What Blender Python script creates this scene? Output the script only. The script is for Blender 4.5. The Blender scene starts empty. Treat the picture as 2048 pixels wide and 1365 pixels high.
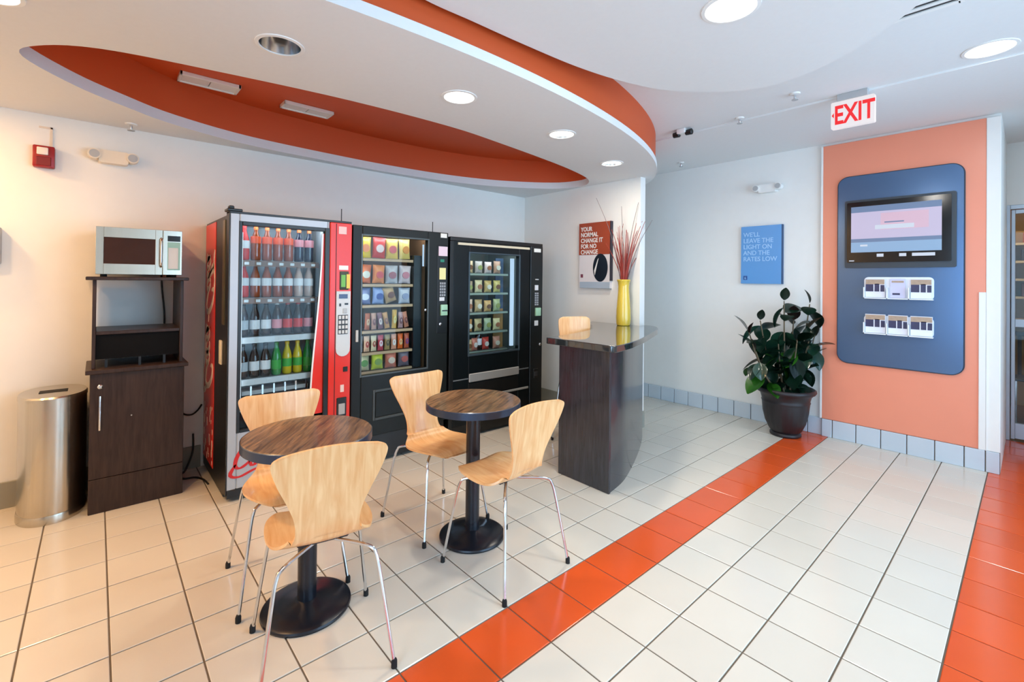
import bpy, bmesh, math, random
from mathutils import Vector, Matrix, noise as mnoise

random.seed(7)
S = 0.256                      # one floor tile, in metres; all plan numbers below are in tiles
scene = bpy.context.scene
COL = scene.collection

# ------------------------------------------------------------------ camera
def make_camera():
    yaw, pit, rol = 0.8412343, -0.0072091, 0.0110950
    fw = Vector((math.cos(pit)*math.cos(yaw), math.cos(pit)*math.sin(yaw), -math.sin(pit)))
    rt = Vector((math.sin(yaw), -math.cos(yaw), 0)); up = rt.cross(fw)
    r2 = math.cos(rol)*rt + math.sin(rol)*up
    u2 = -math.sin(rol)*rt + math.cos(rol)*up
    m = Matrix(((r2.x, u2.x, -fw.x, 0), (r2.y, u2.y, -fw.y, 0), (r2.z, u2.z, -fw.z, 0), (0, 0, 0, 1)))
    m.translation = Vector((-7.2197, -4.8538, 5.4884))*S
    cd = bpy.data.cameras.new('camera'); co = bpy.data.objects.new('camera', cd); COL.objects.link(co)
    cd.sensor_width = 36.0; cd.lens = 929.83/2048*36.0
    cd.shift_y = -(682.5-553.7)/2048
    cd.clip_start = 0.02; cd.clip_end = 200
    co.matrix_world = m
    scene.camera = co
    return co
CAM = make_camera()

# ------------------------------------------------------------------ world, exposure
scene.view_settings.view_transform = 'Standard'
scene.view_settings.look = 'None'
scene.view_settings.exposure = -0.08
scene.view_settings.gamma = 1.0
scene.view_settings.use_curve_mapping = False
w = bpy.data.worlds.new('sky'); scene.world = w; w.use_nodes = True
bg = w.node_tree.nodes['Background']; bg.inputs[0].default_value = (0.52, 0.75, 1.0, 1); bg.inputs[1].default_value = 7.4
scene.cycles.use_denoising = True
scene.cycles.max_bounces = 9
scene.cycles.diffuse_bounces = 5
scene.cycles.glossy_bounces = 4
scene.cycles.transparent_max_bounces = 12
scene.cycles.caustics_reflective = False
scene.cycles.caustics_refractive = False
scene.cycles.sample_clamp_indirect = 6.0

# lamps that the room has: can lights (placed in the ceiling fixtures), shared settings
CAN_W, CAN_COL = 9.5, (1.0, 0.90, 0.76)
WARM_W, WARM_COL = 18.0, (1.0, 0.56, 0.23)

# ------------------------------------------------------------------ helpers
def lin(c):
    c = c/255.0
    return c/12.92 if c <= 0.04045 else ((c+0.055)/1.055)**2.4
def rgb(c): return (lin(c[0]), lin(c[1]), lin(c[2]), 1)

MATS = {}
def M(name, c=(200,200,200), rough=0.5, metal=0.0, var=0.05, scale=6.0, bump=0.0, coat=0.0, stretch=None, spec=0.5, rand=0.0):
    if name in MATS: return MATS[name]
    m = bpy.data.materials.new(name); m.use_nodes = True
    nt = m.node_tree; b = nt.nodes['Principled BSDF']
    b.inputs['Roughness'].default_value = rough; b.inputs['Metallic'].default_value = metal
    b.inputs['Coat Weight'].default_value = coat; b.inputs['Specular IOR Level'].default_value = spec
    b.inputs['Coat Roughness'].default_value = 0.05
    tc = nt.nodes.new('ShaderNodeTexCoord'); mp = nt.nodes.new('ShaderNodeMapping')
    nz = nt.nodes.new('ShaderNodeTexNoise'); nz.inputs['Scale'].default_value = scale; nz.inputs['Detail'].default_value = 4
    if stretch: mp.inputs['Scale'].default_value = stretch
    nt.links.new(tc.outputs['Object'], mp.inputs[0]); nt.links.new(mp.outputs[0], nz.inputs['Vector'])
    mx = nt.nodes.new('ShaderNodeMix'); mx.data_type = 'RGBA'
    a = rgb(c); mx.inputs[6].default_value = tuple(max(0, v*(1-var)) for v in a[:3])+(1,)
    mx.inputs[7].default_value = tuple(min(1, v*(1+var)) for v in a[:3])+(1,)
    nt.links.new(nz.outputs['Fac'], mx.inputs[0])
    out = mx.outputs[2]
    if rand:
        oi = nt.nodes.new('ShaderNodeObjectInfo'); hs = nt.nodes.new('ShaderNodeHueSaturation')
        mr = nt.nodes.new('ShaderNodeMapRange'); mr.inputs[3].default_value = 1-rand; mr.inputs[4].default_value = 1+rand
        nt.links.new(oi.outputs['Random'], mr.inputs[0]); nt.links.new(mr.outputs[0], hs.inputs['Value'])
        nt.links.new(out, hs.inputs['Color']); out = hs.outputs[0]
    nt.links.new(out, b.inputs['Base Color'])
    if bump:
        bp = nt.nodes.new('ShaderNodeBump'); bp.inputs['Strength'].default_value = bump; bp.inputs['Distance'].default_value = 0.002
        nt.links.new(nz.outputs['Fac'], bp.inputs['Height']); nt.links.new(bp.outputs[0], b.inputs['Normal'])
    MATS[name] = m
    return m

def wood(name, c1, c2, rough, scale=9.0, stretch=(1, 12, 12), coat=0.0, planks=None, spec=0.5):
    if name in MATS: return MATS[name]
    m = bpy.data.materials.new(name); m.use_nodes = True
    nt = m.node_tree; b = nt.nodes['Principled BSDF']
    b.inputs['Roughness'].default_value = rough; b.inputs['Coat Weight'].default_value = coat
    b.inputs['Coat Roughness'].default_value = 0.08; b.inputs['Specular IOR Level'].default_value = spec
    tc = nt.nodes.new('ShaderNodeTexCoord'); mp = nt.nodes.new('ShaderNodeMapping'); mp.inputs['Scale'].default_value = stretch
    nz = nt.nodes.new('ShaderNodeTexNoise'); nz.inputs['Scale'].default_value = scale; nz.inputs['Detail'].default_value = 6
    nz.inputs['Distortion'].default_value = 0.6
    nt.links.new(tc.outputs['Object'], mp.inputs[0]); nt.links.new(mp.outputs[0], nz.inputs['Vector'])
    cr = nt.nodes.new('ShaderNodeValToRGB')
    cr.color_ramp.elements[0].position = 0.32; cr.color_ramp.elements[0].color = rgb(c1)
    cr.color_ramp.elements[1].position = 0.68; cr.color_ramp.elements[1].color = rgb(c2)
    nt.links.new(nz.outputs['Fac'], cr.inputs[0])
    out = cr.outputs[0]
    if planks:
        sx = nt.nodes.new('ShaderNodeSeparateXYZ'); nt.links.new(tc.outputs['Object'], sx.inputs[0])
        ml = nt.nodes.new('ShaderNodeMath'); ml.operation = 'MULTIPLY'; ml.inputs[1].default_value = planks
        nt.links.new(sx.outputs[1], ml.inputs[0])
        fl = nt.nodes.new('ShaderNodeMath'); fl.operation = 'FLOOR'; nt.links.new(ml.outputs[0], fl.inputs[0])
        wn = nt.nodes.new('ShaderNodeTexWhiteNoise'); wn.noise_dimensions = '1D'; nt.links.new(fl.outputs[0], wn.inputs['W'])
        mr = nt.nodes.new('ShaderNodeMapRange'); mr.inputs[3].default_value = 0.7; mr.inputs[4].default_value = 1.25
        nt.links.new(wn.outputs['Value'], mr.inputs[0])
        hs = nt.nodes.new('ShaderNodeHueSaturation'); nt.links.new(mr.outputs[0], hs.inputs['Value']); nt.links.new(out, hs.inputs['Color'])
        out = hs.outputs[0]
    nt.links.new(out, b.inputs['Base Color'])
    MATS[name] = m
    return m

def EM(name, c, strength):
    if name in MATS: return MATS[name]
    m = bpy.data.materials.new(name); m.use_nodes = True
    nt = m.node_tree; b = nt.nodes['Principled BSDF']
    b.inputs['Base Color'].default_value = tuple(v*0.15 for v in rgb(c)[:3])+(1,); b.inputs['Roughness'].default_value = 0.3
    nz = nt.nodes.new('ShaderNodeTexNoise'); nz.inputs['Scale'].default_value = 3.0
    mx = nt.nodes.new('ShaderNodeMix'); mx.data_type = 'RGBA'; a = rgb(c)
    mx.inputs[6].default_value = tuple(v*0.95 for v in a[:3])+(1,); mx.inputs[7].default_value = a
    nt.links.new(nz.outputs['Fac'], mx.inputs[0]); nt.links.new(mx.outputs[2], b.inputs['Emission Color'])
    b.inputs['Emission Strength'].default_value = strength
    MATS[name] = m
    return m

def GLASS(name, tint=(255,255,255), ior=1.5, rough=0.0):
    if name in MATS: return MATS[name]
    m = bpy.data.materials.new(name); m.use_nodes = True
    nt = m.node_tree; nt.nodes.clear()
    o = nt.nodes.new('ShaderNodeOutputMaterial'); t = nt.nodes.new('ShaderNodeBsdfTransparent'); g = nt.nodes.new('ShaderNodeBsdfGlossy')
    t.inputs[0].default_value = rgb(tint); g.inputs['Roughness'].default_value = rough
    f = nt.nodes.new('ShaderNodeFresnel'); f.inputs[0].default_value = ior
    mx = nt.nodes.new('ShaderNodeMixShader')
    nt.links.new(f.outputs[0], mx.inputs[0]); nt.links.new(t.outputs[0], mx.inputs[1]); nt.links.new(g.outputs[0], mx.inputs[2])
    nt.links.new(mx.outputs[0], o.inputs[0])
    MATS[name] = m
    return m

ORG = {}
class MB:
    """collects shapes (in tiles, world axes) into one mesh object"""
    def __init__(s): s.bm = bmesh.new()
    def box(s, x0, x1, y0, y1, z0, z1, bev=0.0, seg=2, rz=0.0, piv=None, rx=0.0):
        g = bmesh.ops.create_cube(s.bm, size=1.0)['verts']
        cx, cy, cz = (x0+x1)/2, (y0+y1)/2, (z0+z1)/2
        bmesh.ops.scale(s.bm, vec=(abs(x1-x0), abs(y1-y0), abs(z1-z0)), verts=g)
        if bev > 0:
            es = list({e for v in g for e in v.link_edges})
            r = bmesh.ops.bevel(s.bm, geom=es, offset=bev, segments=seg, affect='EDGES', profile=0.5)
            g = list({v for f in r['faces'] for v in f.verts} | {v for v in g if v.is_valid})
        if rx: bmesh.ops.rotate(s.bm, cent=(0,0,0), matrix=Matrix.Rotation(rx, 3, 'X'), verts=g)
        bmesh.ops.translate(s.bm, vec=(cx, cy, cz), verts=g)
        if rz: bmesh.ops.rotate(s.bm, cent=piv or (cx, cy, cz), matrix=Matrix.Rotation(rz, 3, 'Z'), verts=g)
        return g
    def lathe(s, prof, c=(0,0,0), n=28, ax='z', capb=True, capt=True, flute=None):
        rings = []
        for (r, h) in prof:
            ring = []
            for i in range(n):
                a = 2*math.pi*i/n
                rr = r
                if flute and flute[0] <= h <= flute[1]: rr = r*(1-flute[2]*(0.5+0.5*math.cos(a*flute[3])))
                p = (rr*math.cos(a), rr*math.sin(a), h)
                if ax == 'y': p = (p[0], -p[2], p[1])
                elif ax == 'x': p = (-p[2], p[0], p[1])
                ring.append(s.bm.verts.new((p[0]+c[0], p[1]+c[1], p[2]+c[2])))
            rings.append(ring)
        for a, b in zip(rings, rings[1:]):
            for i in range(n): s.bm.faces.new((a[i], a[(i+1)%n], b[(i+1)%n], b[i]))
        if capb: s.bm.faces.new(list(reversed(rings[0])))
        if capt: s.bm.faces.new(rings[-1])
    def tube(s, pts, r, n=8, cap=True):
        pts = [Vector(p) for p in pts]
        rs = r if isinstance(r, (list, tuple)) else [r]*len(pts)
        rings = []; prev = None
        for i, p in enumerate(pts):
            if i == 0: d = pts[1]-p
            elif i == len(pts)-1: d = p-pts[i-1]
            else: d = (pts[i+1]-p).normalized()+(p-pts[i-1]).normalized()
            d.normalize()
            if prev is None:
                u = d.cross(Vector((0,0,1)))
                if u.length < 1e-3: u = d.cross(Vector((1,0,0)))
                u.normalize()
            else:
                u = prev-d*prev.dot(d); u.normalize()
            prev = u; v = d.cross(u)
            rings.append([s.bm.verts.new(p+(u*math.cos(2*math.pi*k/n)+v*math.sin(2*math.pi*k/n))*rs[i]) for k in range(n)])
        for a, b in zip(rings, rings[1:]):
            for k in range(n): s.bm.faces.new((a[k], b[k], b[(k+1)%n], a[(k+1)%n]))
        if cap:
            s.bm.faces.new(rings[0]); s.bm.faces.new(list(reversed(rings[-1])))
    def prism(s, poly, z0, z1):
        a = [s.bm.verts.new((p[0], p[1], z0)) for p in poly]; b = [s.bm.verts.new((p[0], p[1], z1)) for p in poly]
        s.bm.faces.new(list(reversed(a))); s.bm.faces.new(b); n = len(poly)
        for i in range(n): s.bm.faces.new((a[i], a[(i+1)%n], b[(i+1)%n], b[i]))
    def prism_ax(s, poly, t0, t1, f):
        """extrude poly (u,v) between depth t0,t1; f(u,v,t)->xyz"""
        a = [s.bm.verts.new(f(p[0], p[1], t0)) for p in poly]; b = [s.bm.verts.new(f(p[0], p[1], t1)) for p in poly]
        s.bm.faces.new(list(reversed(a))); s.bm.faces.new(b); n = len(poly)
        for i in range(n): s.bm.faces.new((a[i], a[(i+1)%n], b[(i+1)%n], b[i]))
    def strip(s, poly, z0, z1, closed=True, flip=False):
        a = [s.bm.verts.new((p[0], p[1], z0)) for p in poly]; b = [s.bm.verts.new((p[0], p[1], z1)) for p in poly]
        n = len(poly)
        for i in range(n if closed else n-1):
            q = (a[i], a[(i+1)%n], b[(i+1)%n], b[i])
            s.bm.faces.new(q[::-1] if flip else q)
    def fill(s, loops, z):
        es = []
        for lp in loops:
            vs = [s.bm.verts.new((p[0], p[1], z)) for p in lp]
            for i in range(len(vs)): es.append(s.bm.edges.new((vs[i], vs[(i+1)%len(vs)])))
        bmesh.ops.triangle_fill(s.bm, use_beauty=True, use_dissolve=False, edges=es)
    def done(s, name, mat, parent=None, org=None, sharp=0.5, norm=True):
        if norm: bmesh.ops.recalc_face_normals(s.bm, faces=s.bm.faces[:])
        if parent is not None: o3 = ORG[parent]
        elif org is not None: o3 = Vector(org)
        else:
            xs = [v.co for v in s.bm.verts]
            o3 = Vector(((min(v.x for v in xs)+max(v.x for v in xs))/2, (min(v.y for v in xs)+max(v.y for v in xs))/2, min(v.z for v in xs)))
        for v in s.bm.verts: v.co = (v.co-o3)*S
        for f in s.bm.faces: f.smooth = True
        for e in s.bm.edges:
            if len(e.link_faces) == 2 and e.calc_face_angle(0) > sharp: e.smooth = False
        me = bpy.data.meshes.new(name); s.bm.to_mesh(me); s.bm.free()
        if mat is not None: me.materials.append(mat)
        o = bpy.data.objects.new(name, me); COL.objects.link(o)
        ORG[o] = o3
        if parent is not None: o.parent = parent
        else: o.location = o3*S
        return o

def tag(o, label=None, cat=None, group=None, kind=None):
    if label: o['label'] = label
    if cat: o['category'] = cat
    if group: o['group'] = group
    if kind: o['kind'] = kind
    return o
def thing(name, label, cat, org, group=None):
    o = bpy.data.objects.new(name, None); COL.objects.link(o)
    o.empty_display_size = 0.05
    ORG[o] = Vector(org); o.location = Vector(org)*S
    return tag(o, label, cat, group)
def dup(root, loc=None, rz=0.0, label=None, group=None, parent=None):
    r = root.copy(); COL.objects.link(r)
    if parent is not None: r.parent = parent
    if loc is not None: r.location = Vector(loc)*S
    r.rotation_euler = (0, 0, rz)
    if label: r['label'] = label
    if group: r['group'] = group
    for ch in root.children:
        c = ch.copy(); COL.objects.link(c); c.parent = r
        for g in ch.children:
            d = g.copy(); COL.objects.link(d); d.parent = c
    return r
def bx(name, mat, parent, *a, **k):
    m = MB(); m.box(*a, **k); return m.done(name, mat, parent)
def catmull(P, k=6, closed=False):
    out = []; n = len(P)
    for i in range(n if closed else n-1):
        p0 = P[(i-1)%n] if closed or i > 0 else P[0]; p1 = P[i]; p2 = P[(i+1)%n]
        p3 = P[(i+2)%n] if closed or i+2 < n else P[-1]
        for j in range(k):
            t = j/k
            out.append(tuple(0.5*((2*b)+(-a+c)*t+(2*a-5*b+4*c-d)*t*t+(-a+3*b-3*c+d)*t**3) for a, b, c, d in zip(p0, p1, p2, p3)))
    if not closed: out.append(tuple(P[-1]))
    return out
def rrect(u0, u1, v0, v1, r, n=6):
    pts = []
    for cx, cy, a0 in ((u1-r, v1-r, 0), (u0+r, v1-r, 90), (u0+r, v0+r, 180), (u1-r, v0+r, 270)):
        for i in range(n+1):
            a = math.radians(a0+90*i/n); pts.append((cx+r*math.cos(a), cy+r*math.sin(a)))
    return pts
def text(body, name, mat, parent, place, size, depth=0.012, align='LEFT', bold=0.0, sx=1.0):
    """place(u,v,t)->tile coords ; u right, v up, t out ; size in tiles"""
    cu = bpy.data.curves.new(name, 'FONT'); cu.body = body; cu.size = size; cu.extrude = depth/2; cu.align_x = align
    cu.offset = bold*size; cu.space_line = 0.95; cu.resolution_u = 3
    to = bpy.data.objects.new(name, cu)
    COL.objects.link(to)
    dg = bpy.context.evaluated_depsgraph_get()
    me = bpy.data.meshes.new_from_object(to.evaluated_get(dg))
    bpy.data.objects.remove(to)
    me.name = name
    o3 = ORG[parent]
    for v in me.vertices:
        p = Vector(place(v.co.x*sx, v.co.y, v.co.z+depth/2)); v.co = (p-o3)*S
    me.materials.clear(); me.materials.append(mat)
    o = bpy.data.objects.new(name, me); COL.objects.link(o); o.parent = parent; ORG[o] = o3
    return o
def lamp(name, kind, loc, power, col, size=0.1, rot=(0,0,0), spot=None, label=None):
    l = bpy.data.lights.new(name, kind); l.energy = power; l.color = col
    if kind == 'AREA': l.shape = 'DISK'; l.size = size; l.spread = spot or math.pi
    else: l.shadow_soft_size = size
    o = bpy.data.objects.new(name, l); COL.objects.link(o); o.location = Vector(loc)*S; o.rotation_euler = rot
    return o

# ------------------------------------------------------------------ materials
PAINT = M('wall_paint', (236,235,230), 0.55, var=0.02, scale=14, bump=0.05)
CEIL = M('ceiling_paint', (226,227,226), 0.75, var=0.02, scale=40, bump=0.12)
ORANGE = M('orange_paint', (207,84,32), 0.55, var=0.03, scale=8)
SALMON = M('panel_paint', (236,146,116), 0.32, var=0.03, scale=5)
TILE_C = M('cream_tile', (219,211,196), 0.16, var=0.03, scale=5, rand=0.03)
TILE_O = M('orange_tile', (222,88,38), 0.17, var=0.06, scale=5, rand=0.05)
GROUT = M('grout', (110,98,84), 0.9, var=0.15, scale=60)
BASE_T = M('base_tile', (196,207,216), 0.25, var=0.04, scale=5, rand=0.03)
COVE = M('cove_base', (150,148,136), 0.6, var=0.06)
CHROME = M('chrome', (216,220,224), 0.16, 1.0, var=0.03, scale=20)
STEEL = M('brushed_steel', (198,190,174), 0.23, 1.0, var=0.08, scale=3, stretch=(40,40,0.6))
BLACK = M('black_enamel', (16,18,18), 0.35, var=0.1)
BLACKM = M('black_metal', (20,27,38), 0.27, 0.25, var=0.1, spec=0.7)
EDGE = M('dark_edge_band', (62,76,98), 0.3, 0.6, var=0.05)
BLKGLOSS = M('black_gloss', (12,13,14), 0.12, var=0.1)
RUBBER = M('black_rubber', (18,18,18), 0.8, var=0.1)
WHITEP = M('white_plastic', (236,236,232), 0.4, var=0.02)
GREYP = M('grey_plastic', (176,178,178), 0.45, var=0.04)
DARKP = M('dark_grey_plastic', (46,48,52), 0.45, var=0.05)
RED = M('red_panel', (226,44,28), 0.3, var=0.04)
SILVER = M('silver_panel', (178,186,194), 0.38, 0.15, var=0.03)
BEECH = wood('beech_plywood', (226,166,106), (243,200,144), 0.32, scale=5, stretch=(9,1.2,1.2), coat=0.2)
TABLEW = wood('walnut_laminate', (70,50,34), (152,114,78), 0.28, scale=6, stretch=(1.5,14,14), planks=15, coat=0.15)
ESPRESSO = wood('espresso_laminate', (44,31,26), (62,45,38), 0.36, scale=5, stretch=(12,12,1.2), spec=0.28)
COUNTERW = wood('dark_counter_veneer', (37,38,43), (52,54,61), 0.22, scale=5, stretch=(14,14,1.0), coat=0.4)
STONE = M('polished_counter_top', (40,44,46), 0.04, var=0.3, scale=40, coat=0.6, spec=0.8)
GLS = GLASS('clear_glass', (246,251,251), 1.22)
WGL = GLASS('window_glass', (250,253,255), 1.3)
WHITE_IN = M('machine_liner', (214,220,224), 0.4, var=0.03)
LITLENS = EM('lit_lens', (255,250,240), 5.0)
TUBE_L = EM('machine_tube', (236,244,255), 16.0)
GLOW_D = EM('dim_glow_strip', (190,214,240), 1.1)

# ================================================================== SETTING
XW, XE, XR, YB, ZC, ZS = 7.9, 8.22, 12.5, 11.2, 10.6, 9.4     # partition, right wall, back wall, ceiling, soffit
XL, YF, XA = -13.0, -12.0, 17.0

# ---- floor
flo = MB(); flo.box(XL-0.3, 26, YF-0.3, YB+0.3, -0.6, -0.016)
floor = tag(flo.done('floor', GROUT, None, org=(0,0,0)), 'tiled floor of cream squares with two orange bands', None, None, 'structure')
cells = []
for i in range(-13, 17):
    for j in range(-12, 12):
        x0, x1, y0, y1 = i, i+1, j, j+1
        if y1 > YB: y1 = YB
        if x0 >= 12 and j >= -4: x1 = min(x1, XR)
        if x1-x0 < 0.1 or y1-y0 < 0.1: continue
        if x0 >= 13 and j >= -4: continue
        if XW <= (x0+x1)/2 <= XE and y0 >= 5: pass
        orange = (j == 0) or (j == -5) or (j <= -5 and x0 >= 12) 
        cells.append((x0, x1, y0, y1, orange))
cmw = CAM.matrix_world.inverted()
def inview(x, y):
    p = cmw @ (Vector((x, y, 0))*S)
    if p.z > -0.2: return None
    u = 1024+929.83*p.x/-p.z; v = 553.7-929.83*p.y/-p.z
    return (u, v) if -30 < u < 2080 and 700 < v < 1420 else None
def hidden(x, y):
    return (y > 8.3 and x > -4.9) or (y > 9.6 and x > -7.4) or (x > XE and y > 8) or (3 < x < 7.9 and 4.4 < y)
ranked = []
for c in cells:
    cx, cy = (c[0]+c[1])/2, (c[2]+c[3])/2
    vis = any(inview(x, y) for x in (c[0], cx, c[1]) for y in (c[2], cy, c[3])) and not hidden(cx, cy)
    d = math.hypot(cx+7.22, cy+4.85)
    ranked.append((0 if vis else 1, d, c))
ranked.sort(key=lambda t: (t[0], t[1]))
tile_cache = {}
def tile_mesh(w_, h_, orange):
    k = (round(w_, 3), round(h_, 3), orange)
    if k not in tile_cache:
        g = 0.012; b = 0.010
        x, y = w_/2-g, h_/2-g
        vs = [(-x,-y,-0.016),(x,-y,-0.016),(x,y,-0.016),(-x,y,-0.016),(-x,-y,-b*0.6),(x,-y,-b*0.6),(x,y,-b*0.6),(-x,y,-b*0.6),
              (-x+b,-y+b,0),(x-b,-y+b,0),(x-b,y-b,0),(-x+b,y-b,0)]
        fs = [(0,1,5,4),(1,2,6,5),(2,3,7,6),(3,0,4,7),(4,5,9,8),(5,6,10,9),(6,7,11,10),(7,4,8,11),(8,9,10,11)]
        me = bpy.data.meshes.new('tile'); me.from_pydata([Vector(v)*S for v in vs], [], fs)
        me.materials.append(TILE_O if orange else TILE_C); tile_cache[k] = me
    return tile_cache[k]
for n_, (vis, d, c) in enumerate(ranked[:300]):
    o = bpy.data.objects.new('tile', tile_mesh(c[1]-c[0], c[3]-c[2], c[4])); COL.objects.link(o)
    o.parent = floor; o.location = Vector(((c[0]+c[1])/2, (c[2]+c[3])/2, 0))*S
for nm, oc, mt in (('cream_tile_field', False, TILE_C), ('orange_tile_field', True, TILE_O)):
    V, F = [], []
    for (vis, d, c) in ranked[300:]:
        if c[4] != oc: continue
        me = tile_mesh(c[1]-c[0], c[3]-c[2], c[4]); b = len(V); off = Vector(((c[0]+c[1])/2, (c[2]+c[3])/2, 0))*S
        V += [v.co+off for v in me.vertices]; F += [tuple(b+i for i in p.vertices) for p in me.polygons]
    me = bpy.data.meshes.new(nm); me.from_pydata(V, [], F); me.materials.append(mt)
    o = bpy.data.objects.new(nm, me); COL.objects.link(o); o.parent = floor; tag(o, kind='stuff')

def struct(name, mb, mat, label=None, parent=None):
    o = mb.done(name, mat, parent, org=None if parent else (0,0,0))
    if parent is None: tag(o, label, None, None, 'structure')
    return o

# ---- walls
m = MB(); m.box(XL-0.3, XR+0.4, YB, YB+0.3, -0.1, ZC); wall_back = struct('wall_back', m, PAINT, 'long white wall behind the vending machines and microwave cabinet')
m = MB(); m.box(XW, XE, 4.9, YB, -0.1, ZC); wall_part = struct('wall_partition', m, PAINT, 'white partition wall at the end of the counter')
m = MB(); m.box(XR, XR+0.4, -4.25, YB+0.3, -0.1, ZC); wall_right = struct('wall_right', m, PAINT, 'white right wall with blue sign and orange panel')
m = MB(); m.box(XR, XR+0.4, YF-0.3, -8.2, -0.1, ZC); struct('wall_right_front', m, PAINT, 'white right wall in front of the entrance recess')
m = MB(); m.box(XR+0.4, XA, -4.25, -3.9, -0.1, ZC); struct('wall_recess_back', m, PAINT, 'white side wall of the entrance recess')
m = MB(); m.box(XR+0.4, XA, -8.5, -8.2, -0.1, ZC); struct('wall_recess_front', m, PAINT, 'opposite side wall of the entrance recess')
m = MB(); m.box(XA, XA+0.3, -8.2, -4.25, 8.35, ZC); struct('wall_recess_end', m, PAINT, 'white wall above the glass entrance door')
# left wall with a window towards the front, front wall glazed
m = MB(); m.box(XL-0.3, XL, -1.5, YB+0.3, -0.1, ZC); m.box(XL-0.3, XL, YF-0.3, -1.5, -0.1, 1.0); m.box(XL-0.3, XL, YF-0.3, -1.5, 9.9, ZC); m.box(XL-0.3, XL, YF-0.3, -11.5, 1.0, 9.9)
struct('wall_left', m, PAINT, 'left wall with a wide daylight window')
m = MB(); m.box(XL, XR, YF-0.3, YF, -0.1, 0.6); m.box(XL, XR, YF-0.3, YF, 9.9, ZC); m.box(XL, -3, YF-0.3, YF, 0.6, 9.9); m.box(11, XR, YF-0.3, YF, 0.6, 9.9)
struct('wall_front', m, PAINT, 'glazed front wall behind the viewer')
def window(name, label, u0, u1, z0, z1, nu, f):
    root = thing(name, label, None, (0,0,0)); root['kind'] = 'structure'
    m = MB()
    for k in range(nu+1):
        u = u0+(u1-u0)*k/nu; m.prism_ax([(u-0.12, z0), (u+0.12, z0), (u+0.12, z1), (u-0.12, z1)], -0.1, 0.1, f)
    for z in (z0+0.1, z1-0.1): m.prism_ax([(u0, z-0.1), (u1, z-0.1), (u1, z+0.1), (u0, z+0.1)], -0.1, 0.1, f)
    m.done('window_frame', GREYP, root)
    for k in range(nu):
        a, b = u0+(u1-u0)*k/nu+0.12, u0+(u1-u0)*(k+1)/nu-0.12
        m = MB(); m.prism_ax([(a, z0+0.2), (b, z0+0.2), (b, z1-0.2), (a, z1-0.2)], -0.01, 0.01, f); m.done('pane', WGL, root)
window('window_1', 'wide front window letting in daylight', -3, 11, 0.6, 9.9, 4, lambda u, v, t: (u, YF-0.15+t, v))
window('window_2', 'wide left window letting in daylight', -11.5, -1.5, 1.0, 9.9, 3, lambda u, v, t: (XL-0.15+t, u, v))
def portal(loc, rot, sx, sy):
    l = bpy.data.lights.new('daylight_portal', 'AREA'); l.shape = 'RECTANGLE'; l.size = sx*S; l.size_y = sy*S; l.cycles.is_portal = True
    o = bpy.data.objects.new('daylight_portal', l); COL.objects.link(o); o.location = Vector(loc)*S; o.rotation_euler = rot
portal((4, YF-0.32, 5.25), (math.radians(90), 0, 0), 14, 9.3)
portal((XL-0.32, -6.5, 5.45), (math.radians(90), 0, math.radians(-90)), 10, 8.9)

# ---- baseboards
m = MB(); m.box(XL, -4.9, YB-0.04, YB, -0.01, 0.62, 0.015, 1); tag(m.done('baseboard_back', COVE, None, org=(0,0,0)), 'grey cove base along the wall behind the machines', None, None, 'structure')
m = MB(); m.box(XW-0.035, XE+0.035, 4.865, 4.9, -0.01, 0.62, 0.012, 1); m.box(XW-0.035, XW, 4.87, YB-0.04, -0.01, 0.62); tag(m.done('baseboard_partition', COVE, None, org=(0,0,0)), 'grey cove base around the partition wall end', None, None, 'structure')
root = thing('baseboard_right', 'row of pale grey base tiles along the right wall', None, (XR, 0, 0)); root['kind'] = 'structure'
mm = MB(); mm.box(XR-0.03, XR, 0.2, 9.0, -0.01, 0.6); mm.box(XR-0.13, XR, -4.25, 0.2, -0.01, 0.6); mm.done('mortar', GROUT, root)
y = 9.0
proto = {}
def base_tile(y0, y1, xf):
    k = (round(y1-y0, 3))
    if k not in proto:
        m = MB(); m.box(-0.05, 0, -(y1-y0)/2+0.012, (y1-y0)/2-0.012, 0, 0.62, 0.012, 1)
        o = m.done('base_tile', BASE_T, None, org=(0,0,0)); proto[k] = o.data; bpy.data.objects.remove(o)
    o = bpy.data.objects.new('base_tile', proto[k]); COL.objects.link(o); o.parent = root
    o.location = (Vector((xf, (y0+y1)/2, 0))-ORG[root])*S
yy = [2.66+0.665*k for k in range(-3, 10)]
for a, b in zip(yy, yy[1:]): base_tile(a, b, XR-0.025)
base_tile(0.2, yy[0], XR-0.025)
yj = [0.2, -0.13, -0.82, -1.5, -2.17, -2.84, -3.5, -3.95, -4.25]
for a, b in zip(yj, yj[1:]): base_tile(b, a, XR-0.12)

# ---- orange display panel on the right wall
m = MB(); m.box(XR-0.12, XR, -3.95, 0.2, 0.62, 10.45, 0.01, 1); tag(m.done('trim_1', SALMON, None, org=(0,0,0)), 'salmon orange painted wall panel behind the information kiosk', None, None, 'structure')
m = MB(); m.box(XR-0.125, XR, 0.2, 0.27, 0.62, 10.45, 0.01, 1); m.box(XR-0.13, XR, -4.25, -3.95, 0.62, 10.45, 0.01, 1); tag(m.done('trim_2', PAINT, None, org=(0,0,0)), 'white end trim on both sides of the orange panel', None, None, 'structure')
m = MB(); m.box(XR-0.15, XR-0.12, -3.97, -3.8, 0.62, 5.28, 0.01, 1); m.box(XR-0.15, XR-0.1, -3.98, -3.95, 0.62, 5.28); tag(m.done('corner_guard', WHITEP, None), 'white plastic corner guard strip on the lower panel edge', 'corner guard')

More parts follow.
